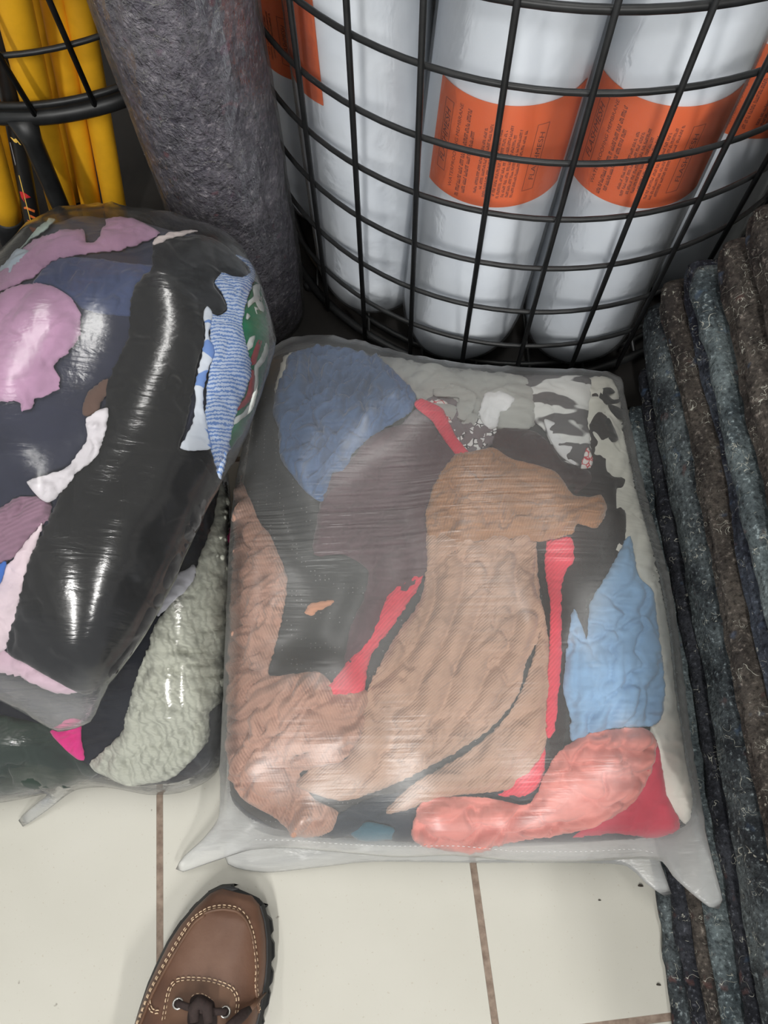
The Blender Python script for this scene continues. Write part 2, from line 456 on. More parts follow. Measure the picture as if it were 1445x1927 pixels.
def felt(name, rgb, alt, curl=1.0, bright=1.0, speck=((100, 70, 66), (72, 92, 118)), coat=0., fs=230):
    m = Mat(name); v = m.coord()
    big = m.noise(v, 22, 4, .6); fine = m.noise(v, fs, 3, .6)
    c, a = lin(*rgb), lin(*alt)
    colr = m.mix(m.ramp(big.outputs[0], [(.38, (0, 0, 0)), (.62, (1, 1, 1))]), c, a)
    colr = m.mix(m.ramp(fine.outputs[0], [(.3, (.75,) * 3), (.5, (0, 0, 0))]), colr, tuple(x * .2 for x in c[:3]) + (1,))
    colr = m.mix(m.ramp(fine.outputs[0], [(.58, (0, 0, 0)), (.75, (.7,) * 3)]), colr, tuple(min(1, x * 3.2 + .03) for x in a[:3]) + (1,))
    for k, s in enumerate(speck):
        sp = m.noise(m.coord('Object', (1, 1, 1), (k + .4, .7, 1.1 * k)), 48, 2, .5)
        colr = m.mix(m.ramp(sp.outputs[0], [(.67, (0, 0, 0)), (.76, (.55,) * 3)]), colr, lin(*s))
    # loose pale threads: thin level lines of a noise, only here and there
    hts = []
    for k in range(2):
        tn = m.noise(m.coord('Object', (1, 1, 1), (.9 * k + .2, 1.3, .5 + k)), 62 + 30 * k, 1.5, .5, 1.2)
        line = m.math('LESS_THAN', m.math('ABSOLUTE', m.math('SUBTRACT', tn.outputs[0], .5)), .0085)
        gate = m.noise(m.coord('Object', (1, 1, 1), (2 + k, .3, .1)), 50, 2)
        g = m.ramp(gate.outputs[0], [(.58, (0, 0, 0)), (.61, (1, 1, 1))])
        ln = m.math('MULTIPLY', line, g); hts.append(ln)
        colr = m.mix(m.math('MULTIPLY', ln, .75 * curl), colr, lin(190, 190, 178))
    m.base(colr); m.set(Roughness=.95); m.b.inputs['Specular IOR Level'].default_value = .25
    m.b.inputs['Coat Weight'].default_value = coat; m.b.inputs['Coat Roughness'].default_value = .2
    b = m.bump(fine.outputs[0], .7, .003); b = m.bump(m.math('ADD', hts[0], hts[1]), .5, .0012, b)
    m.l(b, m.b.inputs['Normal'])
    if coat:
        cb = m.bump(m.noise(v, 60, 4, .6, .5).outputs[0], .8, .004); m.l(cb, m.b.inputs['Coat Normal'])
    return m.m

wire_m = simple('black_wire', (38, 39, 40), .42, .3, .3, 60, .25, .0006)
shade_dark = simple('shade_dark', (30, 27, 25), .7, 0, .3, 20, .2)
white_paint = simple('white_paint', (225, 225, 222), .7)
wall_m = simple('wall_paint', (150, 148, 144), .85)
black_rubber = simple('black_rubber', (26, 27, 29), .55, 0, .2, 80, .3)

# ------------------------------------------------------------------ room
def slab(name, x0, x1, y0, y1, z0, z1, m, **kw):
    b = MB(); b.box(((x0 + x1) / 2, (y0 + y1) / 2, (z0 + z1) / 2), (x1 - x0, y1 - y0, z1 - z0))
    return tag(b.build(name, m, None, False), kind='structure')

def tile_mat():
    m = Mat('floor_tiles'); v = m.coord()
    br = m.n('ShaderNodeTexBrick', offset=0.0, squash=1.0, i_Scale=1.0)
    br.inputs['Mortar Size'].default_value = .0038; br.inputs['Mortar Smooth'].default_value = .15
    br.inputs['Brick Width'].default_value = .3287; br.inputs['Row Height'].default_value = .3287
    br.inputs['Bias'].default_value = 0
    m.l(v, br.inputs['Vector'])
    n1 = m.noise(v, 5, 3); sp = m.noise(v, 330, 1); sp2 = m.noise(v, 75, 2)
    tile = m.ramp(n1.outputs[0], [(.3, lin(187, 185, 175)), (.7, lin(195, 193, 184))])
    tile = m.mix(m.ramp(sp.outputs[0], [(.24, (.5,) * 3), (.30, (0, 0, 0))]), tile, lin(170, 160, 145))
    tile = m.mix(m.ramp(sp2.outputs[0], [(.22, (.7,) * 3), (.25, (0, 0, 0))]), tile, lin(110, 100, 90))
    gr = m.ramp(m.noise(v, 120, 4).outputs[0], [(.3, lin(112, 95, 84)), (.7, lin(150, 134, 120))])
    m.base(m.mix(br.outputs['Fac'], tile, gr))
    m.l(m.mix(br.outputs['Fac'], (.34,) * 3 + (1,), (.9,) * 3 + (1,)), m.b.inputs['Roughness'])
    b = m.bump(m.math('SUBTRACT', 1, br.outputs['Fac']), .6, .0015); b = m.bump(m.noise(v, 60, 3).outputs[0], .08, .001, b)
    m.l(b, m.b.inputs['Normal']); return m.m
b = MB(); b.box((0, 0, -.02), (9, 9, .04))
fl = tag(b.build('floor', tile_mat(), None, False), kind='structure')
fl.location = (.097, -.2025, 0); fl.rotation_euler = (0, 0, math.radians(4.83))
slab('ceiling', -3, 3, -3, 2.2, CEIL, CEIL + .05, white_paint)
slab('wall_back', -3, 3, 2.1, 2.2, 0, CEIL, wall_m)
slab('wall_right', 2.9, 3.0, -3, 2.1, 0, CEIL, wall_m)

lamp_body = simple('lamp_housing', (215, 216, 216), .5)
em = Mat('lamp_glow'); em.set(Roughness=.4); em.b.inputs['Emission Color'].default_value = (1, .97, .9, 1); em.b.inputs['Emission Strength'].default_value = 6.0
for i, (lx, ly, ln, pw) in enumerate(LAMPS):
    t = empty('ceiling_lamp', (lx, ly, CEIL))
    tag(t, ['ceiling tube lamp above the orange-labelled rolls', 'ceiling tube lamp above the left bags', 'added ceiling tube lamp behind the viewpoint to its right, brightening the rolls', 'added ceiling tube lamp behind the viewpoint to its left, brightening the rolls'][i], 'lamp', 'ceiling tube lamps')
    b = MB(); b.box((0, 0, -.02), (.16, ln + .06, .04)); b.build('housing', lamp_body, t, False)
    b = MB(); b.tube([(0, -ln / 2, -.055), (0, ln / 2, -.055)], .014, 12); b.build('tube', em.m, t)
    ld = bpy.data.lights.new('lamp_light', 'AREA'); ld.shape = 'RECTANGLE'; ld.size = .12; ld.size_y = ln; ld.energy = pw
    ld.color = (1.0, .985, .955)
    lo = bpy.data.objects.new('lamp_light', ld); COL.objects.link(lo); lo.parent = t; lo.location = (0, 0, -.075)

b = MB(); b.box((.02, 1.24, .004), (1.9, 1.50, .008));  # added dark board: its colour stands in for shade on the tiles
tag(b.build('shade_board', shade_dark, None, False), 'flat dark board added under both wire baskets, standing in for floor shade', 'board')

# ------------------------------------------------------------------ large wire basket
BC = (.1963, .8695); BR = .34
ZS = [.5127, .4449, .3741, .3062, .2353, .1611, .0938]
bk = tag(empty('wire_basket', (BC[0], BC[1], .008)), 'round black wire mesh basket filled with white wrapped rolls', 'basket')
def part(mb, name, m, par, smooth=True):
    o = mb.build(name, m, None, smooth); o.parent = par; o.location = -Vector(par.location) if par.parent is None else (0, 0, 0); return o
for k, z in enumerate([.7240, .6535, .5831] + ZS):
    b = MB(); b.tube(hoop_pts(BC, BR, z), .0028 if k != 3 else .0036, 8, True); part(b, 'hoop', wire_m, bk)
for rr, zz in ((BR, .021), (BR - .022, .019)):
    b = MB(); b.tube(hoop_pts(BC, rr, zz), .0055 if rr == BR else .004, 8, True); part(b, 'base_hoop', wire_m, bk)
for i in range(31):
    a = math.radians(-59 - i * 360 / 31); x, y = BC[0] + (BR + .0045) * math.cos(a), BC[1] + (BR + .0045) * math.sin(a)
    b = MB(); b.tube([(x, y, .015), (x, y, .726)], .0029, 8); part(b, 'upright_wire', wire_m, bk)
for i in range(9):
    o_ = (i - 4) * .07; hl = math.sqrt(BR ** 2 - o_ ** 2)
    b = MB(); b.tube([(BC[0] + o_, BC[1] - hl, .02), (BC[0] + o_, BC[1] + hl, .02)], .0026, 6); part(b, 'base_wire', wire_m, bk)
for a in (-2.6, -.9, .6, 2.2):
    b = MB(); x, y = BC[0] + BR * math.cos(a), BC[1] + BR * math.sin(a); b.tube([(x, y, .008), (x, y, .02)], .009, 10); part(b, 'foot', black_rubber, bk)

# white membrane rolls
roll_m = Mat('white_fleece'); v = roll_m.coord(); nn_ = roll_m.noise(v, 14, 4)
roll_m.base(roll_m.ramp(nn_.outputs[0], [(.3, lin(232, 238, 246)), (.7, lin(242, 247, 253))])); roll_m.set(Roughness=.9)
roll_m.l(roll_m.bump(roll_m.noise(roll_m.coord('Object', (1, 1, .35)), 24, 4).outputs[0], .3, .004), roll_m.b.inputs['Normal'])
roll_film = film('roll_film', .07, rough=.22, crinkle=.6, cd=.004, spec=.8)
orange_m = simple('orange_paper', (238, 108, 38), .75, 0, .05, 12, .08)
ink_m = simple('dark_ink', (120, 45, 15), .8, 0, .1, 30, 0)

def text_tris(txt, size, shear=0.):
    cu = bpy.data.curves.new('t', 'FONT'); cu.body = txt; cu.size = size; cu.shear = shear; cu.align_x = 'LEFT'; cu.resolution_u = 3
    to = bpy.data.objects.new('t', cu); COL.objects.link(to); bpy.context.view_layer.update()
    me = bpy.data.meshes.new_from_object(to.evaluated_get(bpy.context.evaluated_depsgraph_get()))
    vv = [(p.co.x, p.co.y) for p in me.vertices]; ff = [tuple(p.vertices) for p in me.polygons]
    bpy.data.objects.remove(to); bpy.data.meshes.remove(me); bpy.data.curves.remove(cu); return vv, ff

def white_roll(x, y, r, label, lean=(0, 0), lab=None, rtop=None, seed=0):
    t = tag(empty('fleece_roll', (x, y, .024)), label, 'roll', 'white wrapped rolls in the wire basket')
    rtop = rtop or r; Hh = .95
    ax = lambda z: Vector((lean[0] * z, lean[1] * z, z))
    rad = lambda z: r + (rtop - r) * min(z / .45, 1)
    zs = [0, .003, .010, .022, .045, .06] + [.06 + (Hh - .06) * k / 40 for k in range(1, 41)]
    prof = lambda z: 1 if z > .045 else .80 + .20 * math.sin(PI / 2 * z / .045) ** .8
    def surf(dr, sh, seg=48):
        V, Fc = [], []
        for z in zs:
            for k in range(seg):
                a = 2 * PI * k / seg; cr = noise.noise(Vector((math.cos(a) * 2.2, math.sin(a) * 2.2, z * 9 + seed * 5))) * sh * (1.6 if z < .08 else .8)
                rr = (rad(z) * prof(z) + dr + cr)
                V.append(ax(z) + Vector((math.cos(a) * rr, math.sin(a) * rr, 0)))
        for i in range(len(zs) - 1):
            for k in range(seg): Fc.append((i * seg + k, i * seg + (k + 1) % seg, (i + 1) * seg + (k + 1) % seg, (i + 1) * seg + k))
        Fc.append(tuple(reversed(range(seg)))); Fc.append(tuple((len(zs) - 1) * seg + k for k in range(seg)))
        return V, Fc
    mesh_obj('fleece', *surf(0, .0012), roll_m.m, t)
    mesh_obj('plastic_wrap', *surf(.0028, .0016), roll_film, t)
    if lab:
        a0, a1, z0, z1 = lab      # angles (deg) and heights of the printed card under the wrap
        z0 -= .024; z1 -= .024
        def pt(a, z, dr): rr = rad(z) + .0012 + dr; return ax(z) + Vector((math.cos(a) * rr, math.sin(a) * rr, 0))
        A0, A1 = math.radians(a0), math.radians(a1); n = 36; V, Fc = [], []
        for j in range(9):
            for i in range(n + 1): V.append(pt(A0 + (A1 - A0) * i / n, z0 + (z1 - z0) * j / 8, 0))
        for j in range(8):
            for i in range(n): Fc.append((j * (n + 1) + i, j * (n + 1) + i + 1, (j + 1) * (n + 1) + i + 1, (j + 1) * (n + 1) + i))
        # a hair of thickness
        V2 = V + [pt(A0 + (A1 - A0) * i / n, z0 + (z1 - z0) * j / 8, -.0004) for j in range(9) for i in range(n + 1)]
        Fc2 = Fc + [tuple(q + len(V) for q in reversed(f)) for f in Fc]
        L = mesh_obj('orange_label', V2, Fc2, orange_m, t)
        wid = (A1 - A0) * r; b = MB()
        # print runs up the roll: reading direction +z, lines follow each other to the right (growing angle)
        def put(s, z):        # s across the card, z up it
            return pt(A0 + s / r, z0 + z, .0003)
        def word(txt, size, s, z, shear=0., ln=None):
            vv, ff = text_tris(txt, size, shear); mx = max(p[0] for p in vv); k = (ln / mx) if ln else 1
            b.add([put(s - p[1], z + p[0] * k) for p in vv], ff)
        def bar(s0, s1, za, zb):
            k = max(1, int(abs(s1 - s0) / .004)); vv = []
            for i in range(k + 1): vv += [put(s0 + (s1 - s0) * i / k, za), put(s0 + (s1 - s0) * i / k, zb)]
            b.add(vv, [(2 * i, 2 * i + 2, 2 * i + 3, 2 * i + 1) for i in range(k)])
        hz = z1 - z0
        def frame(s0, s1, za, zb, w_=.0005):
            bar(s0, s1, za, za + w_); bar(s0, s1, zb - w_, zb); bar(s0, s0 + w_, za, zb); bar(s1 - w_, s1, za, zb)
        def smallprint(s, za, zb, rnd, hgt=.0026):
            z = za
            while z < zb:
                wl = rnd.uniform(.0025, .008); q = z
                while q < min(z + wl, zb):
                    bar(s - hgt * rnd.uniform(.65, 1), s, q, q + .0006); 
                    if rnd.random() < .5: bar(s - hgt, s - hgt * .75, q, q + .0012)
                    else: bar(s - hgt * .25, s, q, q + .0012)
                    q += .0013
                z += wl + .0016
        rnd = random.Random(seed + 3)
        frame(.010, .021, .022, hz - .014)
        word('FLASHMESH', .0095, .0185, .030, .25, hz - .052)
        word('WATERPROOFING MEMBRANE', .0052, .0315, .010, 0, hz - .020)
        for s, za, zb, hh_ in ((.041, .004, hz - .012, .004), (.047, .010, hz - .03, .0036)): smallprint(s, za, zb, rnd, hh_)
        for k in range(9): smallprint(.0585 + k * .0046, .010 + rnd.uniform(0, .012), hz - .018 - rnd.uniform(0, .012), rnd)
        if wid > .118:
            frame(.104, .116, .016, hz - .020)
            word('FLASHMESH', .0075, .1135, .026, .25, hz - .054)
        b.build('lettering', ink_m, L)
    return t

white_roll(.1060, .619, .0755, 'white wrapped roll with orange label reading FLASHMESH, middle front of the large basket', (.085, .17), (206, 326, .268, .374), .077, 1)
white_roll(.2580, .606, .0705, 'white wrapped roll with orange label at the front right of the large basket', (.075, .17), (197, 322, .270, .376), .073, 2)
white_roll(-.004, .697, .074, 'plain-fronted white wrapped roll at the front left of the large basket label on its flank', (-.02, .10), (120, 237, .325, .425), .071, 3)
white_roll(-.062, .842, .069, 'shaded white wrapped roll against the basket side nearest the grey felt roll', (.0, .05), (150, 255, .255, .345), .069, 4)
white_roll(.405, .712, .069, 'white wrapped roll in the large basket just above the felt blanket pile', (.04, .12), (215, 300, .265, .36), .069, 5)
white_roll(.154, .80, .069, 'white wrapped roll standing behind the front row in the large basket', (.01, .08), None, .069, 6)
white_roll(.315, .795, .069, 'white wrapped roll behind the labelled pair at the right of the large basket', (.02, .06), None, .069, 7)

# ------------------------------------------------------------------ smaller raised basket with yellow poles
C2 = (-.385, .972); R2 = .236; Z2 = .262
b2 = tag(empty('wire_basket', (C2[0], C2[1], .008)), 'black wire basket on legs holding yellow poles', 'basket')
flare = lambda z: R2 + (z - Z2) * .16
for z, rr in ((Z2, .010), (Z2 + .016, .004), (.345, .003), (.42, .003), (.495, .003), (.57, .003), (.64, .005)):
    b = MB(); b.tube(hoop_pts(C2, flare(z), z), rr, 10, True); part(b, 'base_hoop' if rr > .009 else 'hoop', wire_m, b2)
pa, pb = at(72, 210, Z2), at(182, 202, Z2)
aa = math.atan2(pa.y - C2[1], pa.x - C2[0]); ab = math.atan2(pb.y - C2[1], pb.x - C2[0]); nw = max(12, round(2 * PI / (ab - aa)))
for i in range(nw):
    a = aa + i * 2 * PI / nw
    p = [(C2[0] + (flare(z) + .004) * math.cos(a), C2[1] + (flare(z) + .004) * math.sin(a), z) for z in (Z2, .64)]
    b = MB(); b.tube(p, .0032, 8); part(b, 'upright_wire', wire_m, b2)
for a in (-1.60, -1.6 + 2 * PI / 3, -1.6 + 4 * PI / 3):
    c, s_ = math.cos(a), math.sin(a)
    p = [(C2[0] + c * (R2 + q), C2[1] + s_ * (R2 + q), z) for q, z in ((0, Z2), (.004, Z2 - .03), (.02, .13), (.035, .008))]
    b = MB(); b.tube(p, [.017, .0115, .0105, .0105], 12); part(b, 'leg', wire_m, b2)

yel = simple('yellow_sleeve', (240, 178, 30), .62, 0, .10, 30, .15, .001)
def pole(pb_, zb, pt_, zt, r, label, capped=False, m=yel, ztop=.95):
    A = at(*pb_, zb); B = at(*pt_, zt); d = (B - A) / (B.z - A.z)
    if abs(d.x) > .5 or abs(d.y) > .5: d = Vector((max(-.5, min(.5, d.x)), max(-.5, min(.5, d.y)), 1))
    z0 = A.z if capped else .0085
    bot = A + d * (z0 - A.z); top = A + d * (ztop - A.z)
    t = tag(empty('pole', (bot.x, bot.y, .0085)), label, 'pole', 'yellow poles in the raised basket' if m is yel else None)
    o = Vector(t.location)
    pts = [bot - o + (top - bot) * k / 24 for k in range(25)]
    b = MB(); b.tube(pts, [r * (1 + .03 * noise.noise(Vector((k * .4, bot.x * 40, 0)))) for k in range(25)], 20); b.build('sleeve' if m is yel else 'shaft', m, t)
    if capped:
        b = MB(); q = bot - o; dn = d.normalized()
        b.tube([q + dn * .012, q + dn * .010, q - dn * .002, q - dn * .06 if q.z > .06 else q * .0 + Vector((q.x - d.x * q.z, q.y - d.y * q.z, .001))], [r * 1.02, r * 1.12, r * 1.12, r * 1.05], 20); b.build('end_cap', black_rubber, t)
    return t, A, d
pole((18, 418), .075, (-38, 230), .24, .0175, 'yellow pole with black rubber end cap at the left of the raised basket', True)
pole((27, 400), .0, (-12, 150), .24, .0165, 'dim yellow pole just behind the black-capped one')
pole((118, 392), .06, (28, 20), .36, .0185, 'thick bright yellow pole beside the black lettered pole')
pole((143, 380), .0, (64, 20), .25, .0165, 'shaded yellow pole peeping out behind the thick bright one')
pole((173, 392), .05, (103, 20), .32, .0138, 'yellow pole second from the right in the raised basket')
pole((217, 392), .05, (150, 20), .32, .0150, 'rightmost yellow pole in the raised basket')

blk = simple('black_lacquer', (30, 30, 30), .4, 0, .1, 60, 0)
t, A, d = pole((66, 440), .075, (32, 258), .20, .0105, 'slim black pole with red and orange lettering in the raised basket', False, blk)
# lettering that runs down the pole, on its side towards the aisle
red_ink = simple('red_ink', (200, 40, 45), .6, bump=0); or_ink = simple('orange_ink', (235, 120, 55), .6, bump=0); ye_ink = simple('yellow_ink', (245, 200, 90), .6, bump=0); gy_ink = simple('grey_ink', (150, 150, 155), .6, bump=0)
dn = d.normalized(); fr = (EYE - A); fr = (fr - fr.dot(dn) * dn).normalized(); sd = dn.cross(fr)   # sd: towards the right when looking at it
org = Vector(t.location)
def on_pole(s, l):   # s around, l metres up the pole from A
    a = s / .0105; return A + dn * l + (fr * math.cos(a) + sd * math.sin(a)) * .0109 - org
def poly_on_pole(pts, m, name='lettering'):
    V, Fc = cdt(pts, []); b = MB(); b.add([on_pole(p[0], p[1]) for p in V], Fc); b.build(name, m, t, False)
L0 = lambda py: (py - 440) / (258 - 440) * (at(32, 258, .20) - at(66, 440, .075)).length
def strip(pxpts, m):
    # pxpts: (offset across in mm from the centre line, pixel row)
    poly_on_pole([(o * .001, L0(py)) for o, py in pxpts], m)
strip([(-6.5, 318), (-5.5, 318), (-2.0, 405), (-3.0, 405)], ye_ink)
strip([(-10, 350), (-5, 348), (0, 353), (3, 358), (-3, 360), (-5, 357), (-6, 362), (-5, 369), (-9, 361)], red_ink)
strip([(-8, 379), (-5, 376), (0, 379), (5, 384), (4, 388), (0, 384), (-5, 381), (-8, 382)], or_ink)
strip([(-2, 391), (4, 397), (8, 404), (5, 410), (-2, 410), (-7, 403), (-3, 403), (0, 405), (3, 404), (2, 400), (-2, 396)], or_ink)
strip([(-6, 415), (-1, 417), (5, 420), (2, 427), (-2, 428), (-5, 421)], or_ink)
strip([(-10.5, 262), (-9.0, 262), (-7.5, 298), (-8.5, 302)], gy_ink)
strip([(-8, 252), (-1, 253), (3, 264), (-4, 259)], ye_ink)

# ------------------------------------------------------------------ felt roll
FC = (-.167, .658); FR = .0675
ft = tag(empty('felt_roll', (FC[0], FC[1], .0)), 'thick upright roll of mottled grey felt in clear wrap beside the large basket', 'roll')
felt_roll_m = felt('felt_grey', (92, 86, 106), (150, 144, 158), .7, 1.0, ((170, 60, 74), (176, 126, 160)), fs=120)
def felt_cyl(dr, sh, m, name, seg=72, nz=80, sd_=0, z0=.0):
    V, Fc = [], []
    for j in range(nz + 1):
        z = z0 + .93 * j / nz
        for k in range(seg):
            a = 2 * PI * k / seg
            q = Vector((math.cos(a) * 3, math.sin(a) * 3, z * 16 + sd_)); rr = FR * (1 - .10 * math.exp(-z / .1)) + dr + sh * noise.noise(q) + sh * .5 * noise.noise(q * 3)
            V.append((math.cos(a) * rr, math.sin(a) * rr, z))
    for j in range(nz):
        for k in range(seg): Fc.append((j * seg + k, j * seg + (k + 1) % seg, (j + 1) * seg + (k + 1) % seg, (j + 1) * seg + k))
    Fc.append(tuple(reversed(range(seg)))); Fc.append(tuple(nz * seg + k for k in range(seg)))
    return mesh_obj(name, V, Fc, m, ft)
felt_cyl(0, .0028, felt_roll_m, 'felt', z0=.002)
felt_film = film('felt_film', .07, rough=.10, crinkle=1.0, cd=.012, spec=2.6, cs=6)
felt_cyl(.0042, .002, felt_film, 'plastic_wrap', sd_=3, z0=.001)

# ------------------------------------------------------------------ pile of folded felt blankets
felts = [felt('felt_slate', (44, 48, 52), (94, 102, 104)), felt('felt_dark', (30, 32, 38), (58, 60, 66)),
         felt('felt_brown', (52, 48, 46), (86, 80, 74)), felt('felt_bluegrey', (60, 68, 72), (104, 114, 116)), felt('felt_navy', (36, 38, 48), (72, 78, 88))]
# (z bottom, z top, x of the fold edge, y near, y far, felt, label)
PL = [(.000, .020, .266, -.42, .40, 0, 'bottom felt blanket of the pile, lying on the tiles'),
      (.020, .036, .276, -.42, .42, 1, 'second felt blanket from the floor in the pile'),
      (.036, .052, .287, -.42, .44, 2, 'third felt blanket from the floor, with a brownish edge'),
      (.052, .066, .296, -.42, .46, 3, 'thin pale blue-grey felt blanket low in the pile'),
      (.066, .094, .312, -.42, .50, 1, 'nearly black recessed felt blanket under the thick slate one'),
      (.094, .176, .306, -.42, .545, 0, 'thick slate felt blanket with pale threads, the broadest edge of the pile'),
      (.176, .214, .310, -.42, .535, 2, 'brown-grey felt blanket lying on the thick slate one'),
      (.214, .250, .318, -.42, .530, 4, 'navy felt blanket under the pale blue-green fold'),
      (.250, .277, .311, -.42, .500, 3, 'pale blue-green felt fold in the upper half of the pile'),
      (.277, .325, .318, -.42, .495, 2, 'brown felt blanket above the pale blue-green fold'),
      (.325, .375, .326, -.42, .490, 2, 'dark brown felt blanket high in the pile'),
      (.375, .430, .331, -.42, .490, 4, 'blue-tinged felt blanket second from the top of the pile'),
      (.430, .490, .338, -.42, .490, 1, 'topmost dark felt blanket of the pile')]
for i, (z0, z1, x0, y0, y1, fm, lb) in enumerate(PL):
    hgt = z1 - z0; r = hgt * .5; ny = 110; V, Fc = [], []
    prof = []
    for k in range(13):
        a = -PI / 2 - PI * k / 12
        prof.append((r + r * math.cos(a) * 1.0, z0 + r + r * math.sin(a), 1.0))
    for k in range(1, 9): prof.append((r + .40 * k / 8, z1, .3))
    for k in range(8, 0, -1): prof.append((r + .40 * k / 8, z0, .3))
    ns = len(prof)
    for j in range(ny + 1):
        y = y0 + (y1 - y0) * j / ny; e = min(1, (j + .2) / 3, (ny - j + .2) / 3) ** .5
        wob = .006 * noise.noise(Vector((y * 5, i * 3.7, 1))) + .003 * noise.noise(Vector((y * 14, i * 5.1, 2)))
        sag = .0025 * noise.noise(Vector((y * 6, i * 2.3, 5)))
        for k, (px_, pz, wgt) in enumerate(prof):
            q = Vector((px_ * 40 + i * 9, y * 40, pz * 40)); nz_ = .0022 * noise.noise(q) + .0012 * noise.noise(q * 2.7)
            zc = (z0 + z1) / 2; zz = zc + (pz - zc) * (.96 * (.55 + .45 * e))
            groove = .0035 * math.exp(-((pz - zc) / (hgt * .07)) ** 2) * (1 if hgt > .03 and px_ < r else 0)
            V.append((x0 + px_ + wob + nz_ * wgt + groove + (1 - e) * .006, y, max(zz + (sag if 0 < i else 0) * .4 + nz_ * .3 * wgt, .0005)))
    for j in range(ny):
        for k in range(ns): Fc.append((j * ns + k, (j + 1) * ns + k, (j + 1) * ns + (k + 1) % ns, j * ns + (k + 1) % ns))
    Fc.append(tuple(range(ns))); Fc.append(tuple(ny * ns + k for k in reversed(range(ns))))
    o = mesh_obj('felt_blanket', V, Fc, felts[fm], None, True, (x0 + .2, 0, z0))
    tag(o, lb, 'blanket', 'folded felt blankets in the pile')

# ------------------------------------------------------------------ middle bag on top of a flatter one
S = lambda pts, ox, oy, k: [(ox + x * k, oy + y * k) for x, y in pts]
z6 = lambda *p: S(p, 420, 620, .5675)
z4 = lambda *p: S(p, 0, 380, .3737)
z5 = lambda *p: S(p, 0, 900, .3737)

main_film = [(508, 664, .13), (570, 645, .13), (640, 650, .13), (700, 664, .13), (800, 687, .13), (950, 702, .125), (1060, 706, .12), (1150, 707, .12), (1166, 712, .12), (1170, 740, .12), (1190, 850, .12),
             (1222, 980, .12), (1250, 1080, .12), (1268, 1180, .115), (1280, 1300, .11), (1298, 1420, .105), (1318, 1540, .095), (1340, 1630, .085), (1356, 1692, .08), (1350, 1707, .079), (1335, 1703, .079), (1300, 1675, .08),
             (1268, 1645, .082), (1248, 1618, .085), (1200, 1612, .075), (1100, 1617, .065), (980, 1617, .06), (850, 1606, .058), (750, 1609, .055), (640, 1600, .055), (540, 1592, .05), (470, 1596, .04),
             (400, 1618, .02), (345, 1637, .010), (334, 1634, .010), (350, 1612, .015), (385, 1580, .03), (416, 1535, .06), (420, 1450, .085), (425, 1300, .10), (432, 1150, .11), (438, 1000, .115), (450, 900, .12), (470, 780, .125), (488, 700, .13)]
main_core = [(520, 674, .13), (600, 656, .13), (700, 674, .13), (850, 697, .125), (1000, 712, .125), (1150, 717, .12), (1178, 850, .12), (1210, 980, .12), (1238, 1080, .12), (1256, 1180, .115), (1269, 1300, .11), (1286, 1420, .105),
             (1300, 1510, .10), (1288, 1555, .095), (1200, 1578, .085), (1000, 1586, .075), (800, 1586, .07), (600, 1572, .07), (500, 1553, .07), (438, 1505, .075), (430, 1400, .085), (435, 1200, .105), (447, 1000, .115), (460, 900, .12), (478, 780, .125), (498, 705, .13)]
low_core = [(540, 700, .03), (800, 720, .03), (1100, 740, .03), (1150, 900, .03), (1180, 1100, .03), (1190, 1300, .03), (1190, 1480, .035), (1190, 1570, .035), (1000, 1592, .03), (700, 1590, .03), (480, 1560, .03), (440, 1400, .03), (470, 1100, .03), (500, 850, .03)]
low_film = [(530, 690, .03), (800, 708, .03), (1110, 728, .03), (1165, 900, .03), (1195, 1100, .03), (1210, 1300, .035), (1218, 1480, .045), (1232, 1590, .045), (1256, 1665, .043), (1262, 1682, .042), (1250, 1684, .042), (1215, 1660, .042), (1180, 1628, .04),
            (1100, 1622, .03), (900, 1622, .02), (700, 1620, .02), (600, 1630, .012), (500, 1640, .008), (430, 1625, .01), (425, 1560, .02), (435, 1400, .03), (462, 1100, .03), (490, 850, .03)]
M = Pillow(main_core, .046, .040, .085, zmin=.055, dome=.25)
lowp = Pillow(low_core, .024, .028, .05)
dot_m = dotted('charcoal_dotted', (62, 63, 64), (150, 150, 150))
o = Mo = mesh_obj('rag', M.verts, M.faces, dot_m); tag(o, 'big charcoal cloth with tiny pale dots filling the middle bag', 'rag')
o = lowo = mesh_obj('rag', lowp.verts, lowp.faces, fabric('teal_dark', (40, 58, 66))); tag(o, 'dark teal cloth in the flat bag underneath the middle bag', 'rag')

seam_m = simple('weld_white', (215, 216, 216), .5, bump=0)
def weld(o, pil, line, r=.0003):
    bv = BVHTree.FromPolygons([v.co for v in o.data.vertices], [tuple(p.vertices) for p in o.data.polygons]); b = MB(); pts = []
    for q in catmull(line, 5, False):
        hit = bv.ray_cast(EYE, ray(q[0], q[1]).normalized())
        if hit[0] is not None: pts.append(hit[0] + Vector((0, 0, .0004)))
    for k in range(0, len(pts) - 2, 2): b.tube([pts[k], pts[k + 1]], r, 6)
    return b.build('weld_seam', seam_m, o)
lf = Pillow(low_film, .004, .003, .03, zmin=.002, grow=.001, dome=0)
o = film_mesh(lf, [lowo], film('low_film', .10, (.93, .94, .94), rough=.3, crinkle=.3, slack=.26))
tag(o, 'flat milky plastic bag squashed under the middle bag, only its edge and corner showing', 'bag')

